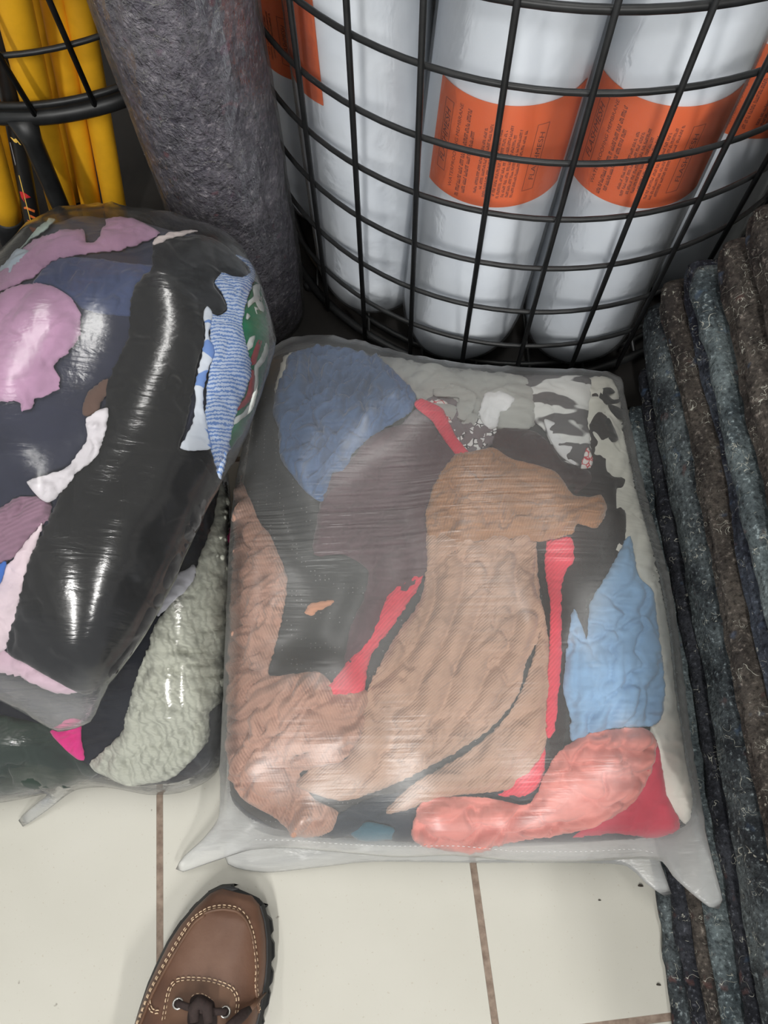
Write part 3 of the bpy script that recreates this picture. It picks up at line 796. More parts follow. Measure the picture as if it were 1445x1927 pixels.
steel_blue = fabric('steel_blue', (78, 102, 138)); taupe = fabric('taupe', (92, 72, 78)); tan = fabric('tan_rib', (166, 124, 92), .0026, .35, rb=.3)
tan2 = fabric('tan_fine', (180, 148, 128), .0024, .9, rb=.16); rosy = fabric('rosy_rib', (184, 144, 126), .0026, -.4, rb=.18)
lgrey = fabric('light_grey', (176, 178, 174)); cream = fabric('cream', (222, 222, 212)); red = fabric('coral_red', (232, 74, 94), .0030, .8); plum = fabric('dark_plum', (62, 48, 50))
sky = fabric('light_blue', (138, 174, 208)); salmon = fabric('salmon', (214, 136, 126)); crimson = fabric('crimson', (200, 54, 80)); blackbr = fabric('black_brown', (42, 36, 36)); whitec = fabric('white_cloth', (232, 234, 236))
mauvegrey = fabric('mauve_grey', (122, 114, 118)); inkblack = fabric('ink_black', (24, 26, 27))

rag('dark navy cloth along the lower edge of the middle bag', [(428, 1490), (470, 1530), (560, 1570), (700, 1500), (860, 1480), (1000, 1470), (1090, 1500), (1270, 1545), (1270, 1570), (1150, 1582), (900, 1586), (700, 1584), (560, 1574), (450, 1530)], M, 0, fabric('slate_navy', (48, 56, 66)), .003)
rag('steel blue crumpled cloth at the upper left of the middle bag', z6((205, 150), (222, 95), (260, 78), (330, 68), (430, 85), (520, 110), (590, 172), (637, 225), (622, 280), (560, 318), (480, 368), (430, 420), (408, 478), (365, 482), (335, 575), (280, 545), (235, 490), (195, 430), (188, 330), (170, 290), (178, 220)), M, 2, steel_blue, .013, .0052, .035, .0150, .9, g=3.0)
rag('dull taupe cloth right of the steel blue one', z6((300, 745), (325, 570), (365, 478), (430, 425), (480, 365), (560, 325), (690, 312), (770, 380), (800, 440), (720, 520), (690, 600), (700, 700), (690, 780), (640, 860), (560, 960), (490, 1080), (400, 1140), (420, 1000), (470, 880), (480, 800), (400, 748)), M, 1, taupe, .006, .0020, .09, .026, 1.3)
rag('pale grey jersey along the top edge of the middle bag', z6((430, 75), (560, 82), (700, 100), (850, 128), (960, 148), (1020, 170), (1040, 250), (1030, 320), (960, 340), (900, 330), (800, 330), (690, 290), (630, 215), (590, 165), (520, 105)), M, 0, lgrey, .006, .0026, .07, .024, -.2)
rag('white cloth peeping out left of the steel blue one', z6((178, 240), (172, 200), (200, 95), (245, 75), (330, 70), (250, 110), (210, 170), (195, 230)), M, 0, cream, .003, .0008)
rag('mauve grey cloth under the white scrap near the top of the middle bag', z6((625, 280), (690, 225), (740, 215), (800, 260), (850, 300), (905, 330), (900, 370), (850, 420), (810, 432), (770, 400), (700, 330), (640, 325), (590, 322)), M, 1, mauvegrey, .004, .003, .03, .015, .8)
rag('lace-printed white cloth between the red strip and the white scrap', z6((728, 312), (770, 330), (805, 348), (838, 310), (852, 268), (870, 290), (868, 345), (905, 330), (890, 372), (850, 408), (825, 432), (785, 385), (750, 350)), M, 2, lace('lace_print', (225, 226, 226), (50, 50, 54)), .003, .002, .03, .02)
rag('white scrap with a torn hem near the top of the middle bag', z6((868, 228), (912, 216), (962, 240), (942, 275), (916, 290), (906, 330), (872, 340), (846, 285)), M, 3, whitec, .003, .0012, .03, .012, 1.2)
rag('small white and red lace scrap beside the upper red strip', z6((680, 250), (700, 238), (740, 250), (738, 285), (760, 320), (735, 318), (715, 280)), M, 2, lace('red_lace', (230, 225, 222), (200, 60, 70), 160), .003, .001)
rag('grey folded jersey lump left of the white scrap', z6((700, 205), (760, 195), (835, 225), (825, 285), (795, 312), (765, 290), (780, 240), (700, 232)), M, 3, lgrey, .004, .002, .03, .02)
rag('coral red strip running down to the tan cloth', z6((632, 256), (660, 246), (722, 275), (742, 312), (772, 370), (822, 432), (786, 440), (740, 390), (710, 345), (690, 315), (640, 275)), M, 4, red, .003, .0008)
rag('zebra-printed grey and white cloth near the top right of the middle bag', z6((985, 165), (1080, 158), (1215, 170), (1205, 300), (1222, 450), (1190, 470), (1150, 455), (1105, 420), (1060, 335), (1020, 300), (1015, 230)), M, 1, camo('zebra', (92, 90, 92), (222, 224, 222), 15, .5, .75), .004, .0015)
rag('crumpled white end of a cloth below the zebra print', z6((1060, 305), (1100, 320), (1130, 360), (1165, 385), (1175, 430), (1160, 455), (1110, 420), (1080, 370)), M, 2, whitec, .004, .0018, .03, .015)
rag('small red lace scrap right of the zebra print', z6((1185, 430), (1200, 400), (1215, 430), (1212, 462), (1180, 470)), M, 3, lace('red_lace_small', (230, 225, 222), (200, 60, 70), 160), .003, .0005)
cr = rag('long off-white cloth down the right edge of the middle bag', [(1110, 712), (1156, 718), (1172, 800), (1182, 860), (1214, 990), (1242, 1085), (1258, 1180), (1270, 1300), (1288, 1420), (1304, 1500), (1300, 1545), (1285, 1548), (1250, 1500), (1222, 1380), (1236, 1290), (1228, 1150), (1200, 1090), (1150, 1040), (1110, 960), (1110, 860), (1095, 760)], M, 0, cream, .004, .0016, .12, .03, 1.35)
for pl in (z6((1240, 235), (1250, 205), (1275, 200), (1290, 215), (1270, 225), (1285, 240), (1310, 235), (1300, 250), (1265, 255), (1248, 248)), z6((1270, 255), (1295, 262), (1320, 280), (1326, 305), (1300, 300), (1280, 280)), z6((1248, 310), (1270, 300), (1290, 340), (1300, 372), (1280, 378), (1255, 350))):
    rag(None, pl, M, 0, inkblack, .0004, 0, jag=.4, g=5, name='print', parent=cr, lift0=.0047)
rag('black-brown cloth filling the right side of the middle bag', z6((1212, 330), (1222, 205), (1240, 215), (1262, 275), (1300, 370), (1268, 395), (1280, 480), (1335, 498), (1322, 530), (1300, 535), (1336, 640), (1318, 760), (1245, 850), (1205, 900), (1190, 1000), (1160, 1000), (1135, 1150), (1135, 1340), (1090, 1490), (1060, 1500), (1085, 1330), (1070, 1000), (1030, 700), (1040, 500), (1140, 480), (1210, 450)), M, 1, blackbr, .004, .0012, .1, .04, 1.2)
rag('dark plum cloth above the ribbed tan one', z6((902, 340), (960, 335), (1030, 345), (1080, 385), (1120, 440), (1200, 470), (1225, 510), (1160, 570), (1080, 490), (990, 455), (930, 440), (890, 410)), M, 2, plum, .004, .0022, .05, .02, .7)
rag('pink-red strip slanting across the middle bag', [(798, 1062), (788, 1105), (745, 1170), (695, 1240), (682, 1306), (615, 1302), (650, 1252), (700, 1180), (740, 1108)], M, 2, red, .005, .0009, .05, .015, .9)
rag('pink-red strip running straight down beside the tan cloth', [(1028, 1022), (1070, 1014), (1079, 1050), (1056, 1100), (1054, 1250), (1042, 1372), (1026, 1372), (1034, 1150), (1024, 1080)], M, 3, red, .003, .0008)
rag('crimson-pink end peeping out at the lower tip of the tan cloth', [(1026, 1405), (1020, 1470), (985, 1497), (935, 1492), (1000, 1435)], M, 1, red, .005, .0006)
rag('beige tan cloth fanning out down the centre of the middle bag', [(806, 1000), (900, 1005), (1003, 1008), (1003, 1100), (1024, 1170), (990, 1245), (975, 1305), (932, 1360), (862, 1410), (762, 1463), (700, 1488), (640, 1502), (560, 1475), (590, 1440), (650, 1425), (672, 1390), (684, 1340), (694, 1290), (740, 1205), (790, 1130), (803, 1065)], M, 3, tan2, .009, .0048, .10, .028, 1.0)
rag('beige tan flap right of the dark curved gap', [(1006, 1015), (1014, 1110), (1032, 1210), (1036, 1330), (1022, 1412), (962, 1480), (862, 1494), (728, 1528), (772, 1476), (882, 1412), (955, 1345), (994, 1265), (1012, 1190), (1000, 1100)], M, 2, tan2, .007, .004, .09, .028, .8)
rag('ribbed tan cloth with a gathered knot at its right end', z6((680, 690), (672, 610), (700, 520), (765, 430), (820, 418), (890, 405), (950, 440), (1090, 482), (1150, 560), (1200, 566), (1238, 560), (1256, 610), (1226, 668), (1165, 655), (1140, 690), (1040, 712), (960, 700), (850, 708), (760, 712)), M, 5, tan, .010, .0050, .05, .022, .5, g=3.2)
rag('rosy brown ribbed cloth bunched along the left edge of the middle bag', [(452, 895), (470, 930), (492, 985), (512, 1010), (542, 1090), (530, 1180), (508, 1262), (522, 1272), (600, 1264), (642, 1302), (692, 1300), (684, 1380), (642, 1432), (566, 1452), (592, 1500), (636, 1524), (620, 1562), (562, 1566), (520, 1535), (455, 1495), (434, 1420), (438, 1200), (446, 1000)], M, 2, rosy, .013, .0066, .045, .022, .8, g=3.2)
rag('light blue cloth at the right of the middle bag', [(1178, 1012), (1194, 1085), (1222, 1118), (1232, 1200), (1242, 1290), (1230, 1362), (1150, 1370), (1075, 1392), (1072, 1350), (1058, 1290), (1066, 1210), (1078, 1148), (1102, 1205), (1106, 1140), (1140, 1080)], M, 3, sky, .008, .0038, .09, .024, 1.1)
rag('crimson cloth behind the salmon one in the lower right corner', [(1205, 1372), (1236, 1400), (1252, 1490), (1278, 1552), (1232, 1572), (1150, 1566), (1075, 1572), (1130, 1520), (1190, 1470)], M, 1, crimson, .006, .0012, .06, .03, .5)
rag('salmon pink cloth at the lower right of the middle bag', [(1018, 1462), (1050, 1410), (1110, 1376), (1200, 1368), (1226, 1392), (1222, 1442), (1190, 1502), (1120, 1546), (1050, 1562), (960, 1576), (880, 1588), (790, 1578), (774, 1556), (798, 1500), (900, 1494), (985, 1508), (1008, 1490)], M, 4, salmon, .011, .0050, .06, .020, .25, g=3.2)
rag('small peach scrap on the charcoal dotted cloth', [(572, 1152), (590, 1134), (628, 1130), (618, 1142), (596, 1150), (588, 1160)], M, 0, fabric('peach', (206, 150, 120)), .003, .0004)
rag('teal scrap at the bottom edge of the middle bag', [(655, 1560), (690, 1545), (740, 1555), (735, 1575), (680, 1578)], M, 1, fabric('teal', (52, 100, 118)), .004, .0003)

mf = Pillow(main_film, .005, .004, .03, zmin=.006, grow=.002, dome=.0, g=.0055)
fm_main = film('milky_film', .088, (.93, .94, .93), rough=.30, crinkle=.12, cd=.004, spec=1.15, slack=.26, streak=.75, sang=.06, band=(.17, .37))
o = film_mesh(mf, BAGS[id(M)] + [Mo], fm_main)
weld(o, mf, [(480, 1580), (560, 1582), (640, 1588), (740, 1592), (860, 1592), (980, 1602), (1100, 1602), (1190, 1598), (1236, 1606)])
tag(o, 'milky plastic bag of mixed rags in the middle, upper one, with pointed corners', 'bag')

# ------------------------------------------------------------------ left bags
lb_film = [(425, 885, .10), (432, 1000, .10), (436, 1080, .10), (432, 1200, .09), (426, 1330, .07), (416, 1425, .05), (390, 1466, .04), (340, 1488, .03), (280, 1492, .03), (200, 1478, .03), (140, 1484, .022), (90, 1520, .010), (44, 1552, .004), (38, 1544, .004), (66, 1518, .010), (100, 1488, .022),
           (0, 1507, .03), (-150, 1500, .05), (-350, 1400, .08), (-420, 1150, .1), (-330, 900, .1), (-100, 800, .1), (150, 790, .1), (330, 815, .1), (400, 845, .1)]
lb_core = [(418, 895, .10), (426, 1000, .10), (430, 1080, .10), (426, 1200, .09), (420, 1330, .07), (406, 1418, .055), (380, 1452, .05), (335, 1472, .045), (280, 1476, .045), (200, 1462, .045), (100, 1480, .04), (0, 1498, .04), (-150, 1490, .05), (-340, 1392, .08), (-408, 1150, .1), (-320, 908, .1), (-100, 810, .1), (150, 800, .1), (325, 825, .1), (392, 852, .1)]
LB = Pillow(lb_core, .085, .09, .11, dome=.3)
navyblack = fabric('navy_black', (27, 29, 38))
o = LBo = mesh_obj('rag', LB.verts, LB.faces, navyblack); tag(o, 'navy black cloth filling the lower left bag', 'rag')
rag('pale grey cable-knit cloth in the lower left bag', z5((1105, 20), (1140, 120), (1130, 400), (1145, 500), (1150, 850), (1120, 1100), (1050, 1180), (1040, 1320), (900, 1480), (800, 1520), (650, 1530), (500, 1475), (450, 1430), (520, 1370), (620, 1270), (640, 1180), (690, 1000), (740, 870), (780, 740), (850, 640), (960, 530), (1000, 400), (1060, 250), (1090, 100)), LB, 1, cable('cable_knit', (186, 188, 176)), .008, .0035, .05, .028, .6)
rag('dark green cloth at the left of the lower left bag', z5((-300, 1150), (0, 1190), (120, 1215), (270, 1255), (330, 1350), (420, 1425), (490, 1490), (350, 1550), (200, 1580), (0, 1600), (-300, 1590)), LB, 0, fabric('dark_green', (44, 56, 50)), .006, .005, .08, .035, .3)
rag('bright magenta cloth tip beside the dark green one', z5((260, 1270), (340, 1210), (412, 1215), (412, 1300), (427, 1400), (400, 1412), (330, 1355)), LB, 1, fabric('magenta', (226, 52, 138)), .005, .0025, .03, .015, 1.2)
rag('pale lavender scrap beside the cable knit', z5((795, 620), (850, 515), (975, 440), (968, 530), (855, 645), (790, 695)), LB, 1, fabric('pale_lavender', (196, 196, 206)), .003, .001)
rag('fine black and white striped cloth along the right edge of the lower left bag', z5((1115, 20), (1165, 100), (1170, 300), (1168, 520), (1140, 470), (1128, 380), (1140, 200)), LB, 2, stripes('fine_stripe', (24, 24, 26), (140, 140, 138), .0032, .5), .003, .001)
rag('tiny magenta tip on the striped edge of the lower left bag', z5((1125, 300), (1135, 255), (1146, 265), (1142, 320), (1128, 330)), LB, 3, fabric('magenta_tip', (226, 40, 130)), .003, 0)

lfm = Pillow(lb_film, .005, .004, .03, zmin=.002, grow=.002, dome=0, g=.0065)
clear = film('clear_film', .014, slack=.13, rough=.10, crinkle=.30, cd=.005, spec=1.5, streak=.06, sang=.9)
o = film_mesh(lfm, BAGS[id(LB)] + [LBo], clear); tag(o, 'clear glossy plastic bag of rags standing on the tiles at lower left', 'bag')

up_film = [(-60, 590, .25), (0, 538, .27), (50, 480, .28), (90, 428, .29), (130, 424, .29), (162, 412, .29), (215, 414, .29), (270, 420, .29), (330, 437, .29), (385, 446, .285), (440, 470, .28), (480, 512, .27), (502, 580, .265), (516, 640, .26), (500, 690, .255), (480, 760, .25), (456, 820, .245), (431, 868, .24),
           (402, 915, .235), (372, 975, .23), (332, 1065, .22), (302, 1125, .215), (252, 1215, .205), (207, 1272, .20), (186, 1310, .19), (168, 1355, .18), (110, 1373, .175), (60, 1346, .18), (0, 1314, .19), (-120, 1260, .2), (-260, 1150, .22), (-330, 950, .25), (-300, 750, .26), (-180, 600, .25)]
up_core = [(-50, 602, .25), (0, 550, .27), (50, 494, .28), (95, 442, .29), (150, 425, .29), (215, 424, .29), (270, 430, .29), (330, 447, .29), (385, 456, .285), (435, 480, .28), (470, 520, .27), (490, 580, .265), (497, 640, .26), (488, 700, .255), (470, 765, .25), (447, 820, .245), (422, 865, .24),
           (393, 912, .235), (363, 972, .23), (323, 1062, .22), (293, 1122, .215), (243, 1208, .205), (195, 1264, .20), (150, 1300, .19), (100, 1300, .19), (40, 1270, .19), (-120, 1230, .2), (-250, 1140, .22), (-318, 950, .25), (-290, 757, .26), (-172, 610, .25)]
U = Pillow(up_core, .085, .07, .12, dome=.35)
navy = fabric('charcoal_navy', (52, 55, 72))
o = Uo = mesh_obj('rag', U.verts, U.faces, navy); tag(o, 'charcoal navy cloth showing between the patches of the upper left bag', 'rag')
mauve = fabric('mauve', (184, 146, 176)); denim = fabric('denim', (70, 80, 112)); black = fabric('black_cloth', (27, 28, 31))
rag('round mauve cloth at the left edge of the upper left bag', z4((-160, 520), (0, 488), (60, 450), (190, 424), (280, 440), (360, 490), (406, 560), (413, 650), (380, 730), (320, 790), (278, 840), (302, 880), (306, 945), (240, 980), (185, 1000), (176, 1030), (120, 1062), (105, 1015), (30, 1010), (-160, 1000)), U, 2, mauve, .005, .002, .06, .03, .9, jag=3)
rag('mauve cloth along the top edge of the upper left bag', z4((-100, 470), (0, 345), (130, 240), (180, 200), (330, 155), (425, 153), (437, 215), (490, 210), (540, 100), (600, 88), (700, 108), (800, 165), (745, 205), (600, 250), (420, 272), (280, 302), (170, 390), (60, 432), (-100, 520)), U, 1, mauve, .005, .002, .06, .03, .2, jag=2.5)
rag('faded denim blue cloth below the upper mauve strip', z4((160, 430), (240, 310), (330, 280), (480, 287), (640, 310), (790, 325), (797, 350), (700, 420), (665, 500), (655, 572), (500, 562), (400, 530), (330, 460), (240, 420)), U, 0, denim, .003, .002, .06, .02, 1.3)
rag('pale blue-grey scrap at the left edge of the upper left bag', z4((12, 388), (80, 280), (130, 258), (196, 290), (150, 332), (90, 372)), U, 3, fabric('pale_bluegrey', (182, 200, 214)), .003, .0008)
rag('pale mint cloth at the top left corner of the upper left bag', z4((-60, 340), (0, 270), (100, 190), (250, 92), (286, 108), (230, 165), (100, 245), (20, 300)), U, 2, fabric('mint', (198, 220, 210)), .003, .001)
rag('long black cloth curving down the middle of the upper left bag', z4((775, 240), (900, 205), (1010, 196), (1100, 230), (1180, 300), (1226, 370), (1212, 410), (1160, 392), (1110, 378), (1062, 420), (1072, 450), (1110, 500), (1122, 552), (1080, 577), (1020, 542), (1012, 620), (1018, 720), (985, 820), (968, 920), (955, 990), (920, 1150), (890, 1240), (960, 1252), (1042, 1242), (1062, 1310), (1078, 1372), (1030, 1480), (990, 1590), (880, 1830), (800, 1990), (640, 2270), (520, 2420), (420, 2450), (270, 2380), (160, 2310), (55, 2240), (110, 2020), (160, 1800), (270, 1560), (350, 1400), (510, 1220), (545, 920), (645, 700), (655, 560), (680, 440), (760, 350)), U, 3, black, .004, .0018, .12, .04, -1.1, jag=2)
rag('white cuff at the top end of the long black cloth', z4((766, 240), (800, 212), (880, 188), (985, 182), (910, 206), (830, 226), (782, 252)), U, 4, fabric('blush_white', (226, 214, 212)), .002, 0)
bs = stripes('blue_stripe', (112, 146, 206), (202, 216, 240), .0031, 1.35, 3.0, .42, 6)
rag('blue and white striped cloth beside the long black one', z4((1068, 430), (1098, 380), (1168, 402), (1222, 395), (1228, 350), (1165, 292), (1242, 332), (1252, 400), (1222, 520), (1202, 620), (1216, 720), (1242, 840), (1216, 950), (1172, 1060), (1132, 1220), (1084, 1362), (1070, 1372), (1060, 1290), (1040, 1230), (1000, 1150), (1020, 1050), (1030, 940), (1050, 800), (1040, 650), (1030, 572), (1085, 590), (1130, 556), (1110, 490)), U, 4, bs, .004, .0016, .05, .02, .2)
rag('white and blue tie-dyed edge left of the striped cloth', z4((1022, 545), (1050, 582), (1032, 690), (1056, 740), (1062, 790), (1030, 850), (1004, 1000), (1030, 1150), (1042, 1236), (960, 1252), (893, 1237), (950, 1130), (972, 1000), (968, 920), (1000, 790), (1018, 680), (1008, 590)), U, 5, camo('tie_dye', (120, 156, 222), (226, 234, 246), 26, .42, .2), .003, .0012)
gr = rag('green jersey with white and red pattern down the right flank of the upper left bag', z4((1255, 418), (1300, 425), (1345, 540), (1362, 680), (1325, 850), (1275, 1000), (1200, 1160), (1130, 1250), (1105, 1290), (1140, 1120), (1190, 1030), (1220, 930), (1240, 840), (1212, 700), (1196, 620), (1222, 520)), U, 2, fabric('green_knit', (22, 118, 82)), .003, .0006)
wpr = fabric('white_knit', (220, 226, 222)); rpr = fabric('red_knit', (164, 62, 68))
def pr(m, *p): rag(None, z4(*p), U, 2, m, .0005, 0, jag=.4, g=4.5, name='print', parent=gr, lift0=.0036)
pr(wpr, (1250, 440), (1275, 430), (1278, 480), (1300, 545), (1296, 566), (1280, 560), (1262, 520), (1232, 548), (1230, 520), (1255, 490))
pr(wpr, (1258, 545), (1272, 548), (1280, 578), (1270, 580)); pr(wpr, (1285, 490), (1300, 488), (1304, 505), (1290, 510)); pr(wpr, (1226, 575), (1240, 590), (1230, 605), (1222, 600))
pr(rpr, (1278, 700), (1294, 706), (1262, 822), (1238, 820), (1252, 770)); pr(rpr, (1240, 850), (1256, 856), (1246, 960), (1215, 1020), (1176, 1052), (1180, 1028), (1212, 990), (1228, 940))
pr(wpr, (1240, 690), (1262, 680), (1250, 740), (1226, 760), (1222, 735)); pr(wpr, (1308, 712), (1316, 745), (1300, 800), (1276, 840), (1262, 950), (1240, 1030), (1200, 1085), (1156, 1122), (1152, 1098), (1200, 1062), (1234, 1000), (1252, 930), (1262, 830), (1290, 780))
rag('white scrap along the left side of the long black cloth', z4((438, 1100), (542, 1042), (524, 1200), (465, 1310), (385, 1370), (335, 1440), (260, 1512), (208, 1490), (150, 1410), (240, 1380), (340, 1345), (400, 1270), (442, 1200)), U, 4, fabric('white_scrap', (220, 216, 222)), .004, .0018, .04, .015, 1.0)
rag('small brown scrap left of the long black cloth', z4((418, 1050), (450, 960), (540, 893), (552, 960), (512, 1010), (490, 1062), (432, 1084)), U, 2, fabric('brown_scrap', (104, 82, 74)), .003, .001)
rag('dusty mauve knit at the lower left of the upper left bag', [(-60, 1000), (0, 958), (40, 935), (92, 938), (96, 972), (62, 1005), (22, 1052), (-60, 1080)], U, 1, fabric('dusty_mauve', (150, 118, 138), .0034, 1.2), .005, .003, .03, .02)
rag('blush pink cloth below the dusty mauve knit', [(20, 1060), (82, 984), (62, 1050), (42, 1120), (40, 1150), (16, 1215), (-40, 1240), (-40, 1140)], U, 2, fabric('blush', (232, 214, 222)), .004, .0015)
rag('bright blue scrap at the left edge of the upper left bag', [(-30, 1070), (0, 1058), (18, 1054), (12, 1080), (2, 1100), (-30, 1120)], U, 3, fabric('bright_blue', (62, 112, 196)), .003, .0005)
rag('pale pink cloth at the bottom end of the upper left bag', [(-80, 1225), (0, 1215), (20, 1228), (100, 1272), (150, 1296), (110, 1300), (40, 1275), (-80, 1250)], U, 1, fabric('pale_pink', (226, 196, 212)), .004, .0015)

uf = Pillow(up_film, .005, .004, .03, zmin=.01, grow=.002, dome=0, g=.0065)
clear2 = film('clear_film_upper', .016, slack=.15, rough=.16, crinkle=.22, cd=.004, spec=1.4, streak=.04, sang=1.0)
o = film_mesh(uf, BAGS[id(U)] + [Uo], clear2); tag(o, 'bulging clear plastic bag of rags at upper left, leaning on the felt roll', 'bag')

# ------------------------------------------------------------------ shoe
zsh = lambda *p: S(p, 200, 1600, .2768)
A_ = at(422, 1750, .05); B_ = at(376, 1927, .05); ax = (B_ - A_); ax.z = 0; ax.normalize(); sx_ = Vector((-ax.y, ax.x, 0))  # ax toe->heel
if sx_.x < 0: sx_ = -sx_
right = [at(*p, .016) for p in zsh((860, 236), (940, 245), (1030, 310), (1085, 372), (1115, 480), (1130, 600), (1132, 740), (1122, 860), (1104, 970), (1085, 1080), (1066, 1160))]
left = [at(*p, .022) for p in zsh((860, 236), (780, 240), (690, 285), (600, 372), (500, 490), (420, 612), (345, 765), (285, 900), (232, 1060), (196, 1175))]
T0 = at(*zsh((860, 236))[0], .016); T0.z = 0
loc = lambda p: ((Vector((p.x, p.y, 0)) - T0).dot(ax), (Vector((p.x, p.y, 0)) - T0).dot(sx_))
rl = sorted(loc(p) for p in right); ll = sorted(loc(p) for p in left)
s_end = max(rl[-1][0], ll[-1][0]); wr_, wl_ = rl[-1][1], ll[-1][1]; mid = (wr_ + wl_) / 2
for k, (fw_) in enumerate((.90, .80, .74, .73, .76, .76, .70, .5)):
    s_ = .150 + k * .0205; hw = .057 * fw_; rl.append((s_, mid + hw)); ll.append((s_, mid - hw))
LEN = .302; rl.append((LEN, mid)); ll.append((LEN, mid))
ip = lambda T, s_: float(np.interp(s_, [q[0] for q in T], [q[1] for q in T]))
W2 = lambda s_, x, z: T0 + ax * s_ + sx_ * x + Vector((0, 0, z))
shoe = tag(empty('shoe', W2(.15, mid, 0)), 'brown leather lace-up shoe with black lugged sole standing on the tiles', 'shoe')
so = Vector(shoe.location)
leather = Mat('brown_leather'); v = leather.coord()
lc = leather.ramp(leather.noise(v, 14, 5).outputs[0], [(.3, lin(78, 54, 42)), (.55, lin(104, 74, 58)), (.75, lin(118, 88, 72))]); leather.base(lc); leather.set(Roughness=.5)
leather.l(leather.bump(leather.noise(v, 260, 3).outputs[0], .25, .0006, leather.bump(leather.noise(v, 40, 4).outputs[0], .25, .002)), leather.b.inputs['Normal'])
leather2 = simple('brown_suede_panel', (98, 70, 52), .6, 0, .18, 40, .3); thread = simple('cream_thread', (212, 186, 156), .8, bump=0); lace_m = simple('dark_lace', (46, 34, 32), .85, 0, .2, 300, .5); steel = simple('eyelet_steel', (190, 188, 184), .3, .9, bump=0); lining = simple('dark_lining', (40, 30, 28), .9)
# sole with lugs: outline rings
ss = [LEN * (.5 - .5 * math.cos(PI * k / 90)) for k in range(91)]
def ring(grow, z, lug=0.):
    pts = []
    for s_ in ss:
        g_ = grow + (lug if (s_ % .021) < .0125 else 0); pts.append(W2(s_ - (grow if s_ < .01 else 0) + (grow if s_ > LEN - .01 else 0), ip(rl, s_) + g_, z))
    for s_ in reversed(ss[1:-1]):
        g_ = grow + (lug if (s_ % .021) < .0125 else 0); pts.append(W2(s_, ip(ll, s_) - g_, z))
    return [p - so for p in pts]
R_ = [ring(-.005, .001), ring(-.0045, .001, .004), ring(-.003, .010, .0045), ring(-.0015, .016, .003), ring(-.001, .018), ring(.0, .024), ring(-.003, .029), ring(-.012, .030)]
n_ = len(R_[0]); V = [p for r_ in R_ for p in r_]; Fc = []
for j in range(len(R_) - 1):
    for k in range(n_): Fc.append((j * n_ + k, j * n_ + (k + 1) % n_, (j + 1) * n_ + (k + 1) % n_, (j + 1) * n_ + k))
Fc.append(tuple(range(n_))); Fc.append(tuple((len(R_) - 1) * n_ + k for k in range(n_)))
mesh_obj('sole', V, Fc, black_rubber, shoe, False)
# upper
hp = [(0, .026), (.008, .036), (.025, .047), (.05, .054), (.08, .060), (.11, .071), (.14, .085), (.17, .098), (.21, .105), (.25, .108), (.29, .105), (LEN, .098)]
hh = lambda s_: float(np.interp(s_, [q[0] for q in hp], [q[1] for q in hp]))
NS, NT = 90, 41; UV = []
for i in range(NS + 1):
    s_ = .004 + (LEN - .009) * (.5 - .5 * math.cos(PI * i / NS)); xr, xl = ip(rl, s_) - .0045, ip(ll, s_) + .0035
    if xr - xl < .004: xr, xl = (xr + xl) / 2 + .002, (xr + xl) / 2 - .002
    for k in range(NT):
        th = PI * k / (NT - 1); c_, s2 = math.cos(th), math.sin(th)
        e_ = .72; x_ = (abs(c_) ** e_) * (1 if c_ > 0 else -1); z_ = s2 ** .8 if s2 > 0 else 0
        nb = .0012 * noise.noise(Vector((s_ * 30, x_ * 2, 3)))
        UV.append(W2(s_, (xr + xl) / 2 + x_ * (xr - xl) / 2, .026 + (hh(s_) - .026) * z_ + nb * z_))
UF = []
for i in range(NS):
    for k in range(NT - 1):
        s_ = loc(UV[i * NT + k])[0]
        if s_ > .165 and .22 < k / (NT - 1) < .78: continue
        UF.append((i * NT + k, i * NT + k + 1, (i + 1) * NT + k + 1, (i + 1) * NT + k))
ubvh = BVHTree.FromPolygons(UV, UF)
up = mesh_obj('upper', [p - so for p in UV], UF, leather.m, shoe)
md = up.modifiers.new('thickness', 'SOLIDIFY'); md.thickness = .002; md.offset = -1
def on_shoe(px, py, dz=0):
    d_ = ray(px, py).normalized(); r_ = ubvh.ray_cast(EYE, d_)
    if r_[0] is None:
        q = at(px, py, .09); r_ = ubvh.find_nearest(q)
    nrm = r_[1] if r_[1].z > 0 else -r_[1]
    return r_[0] + nrm * dz, nrm
def stitches(mb, line, off, pitch=.0042, ln=.0030, r=.00055):
    P = [on_shoe(p[0], p[1], .0006) for p in catmull(line, 3, False)]
    acc = 0
    for (p, nn), (q, _) in zip(P, P[1:]):
        t_ = q - p
        if t_.length < 1e-6 or t_.length > .02: continue
        acc += t_.length
        if acc >= pitch:
            acc = 0; td = t_.normalized(); sd_ = td.cross(nn).normalized(); c_ = p + sd_ * off - so
            mb.tube([c_ - td * ln / 2 - nn * .0004, c_ - td * ln * .3 + nn * .0003, c_ + td * ln * .3 + nn * .0003, c_ + td * ln / 2 - nn * .0004], r, 6)
toe_line = zsh((205, 1200), (225, 1150), (300, 960), (400, 770), (500, 600), (590, 470), (690, 402), (790, 383), (890, 400), (950, 460), (990, 560), (1010, 680), (1020, 800), (1015, 920), (1030, 1040), (1045, 1140))
pan_line = zsh((388, 1170), (415, 1010), (436, 935), (480, 887), (560, 873), (700, 882), (800, 912), (858, 945), (888, 1000), (890, 1060), (880, 1120))
low_line = zsh((300, 1010), (296, 1050), (315, 1090), (345, 1100), (385, 1092))
mb = MB()
for ln_ in (toe_line, pan_line, low_line):
    for off in (-.0012, .0012): stitches(mb, ln_, off)
mb.build('stitching', thread, shoe)
mb = MB(); P = [on_shoe(p[0] + (4 if i < 60 else 0), p[1] + 5, .0002)[0] - so for i, p in enumerate(catmull(toe_line, 4, False))]; mb.tube(P, .0016, 8); mb.build('toe_seam', leather2, shoe)
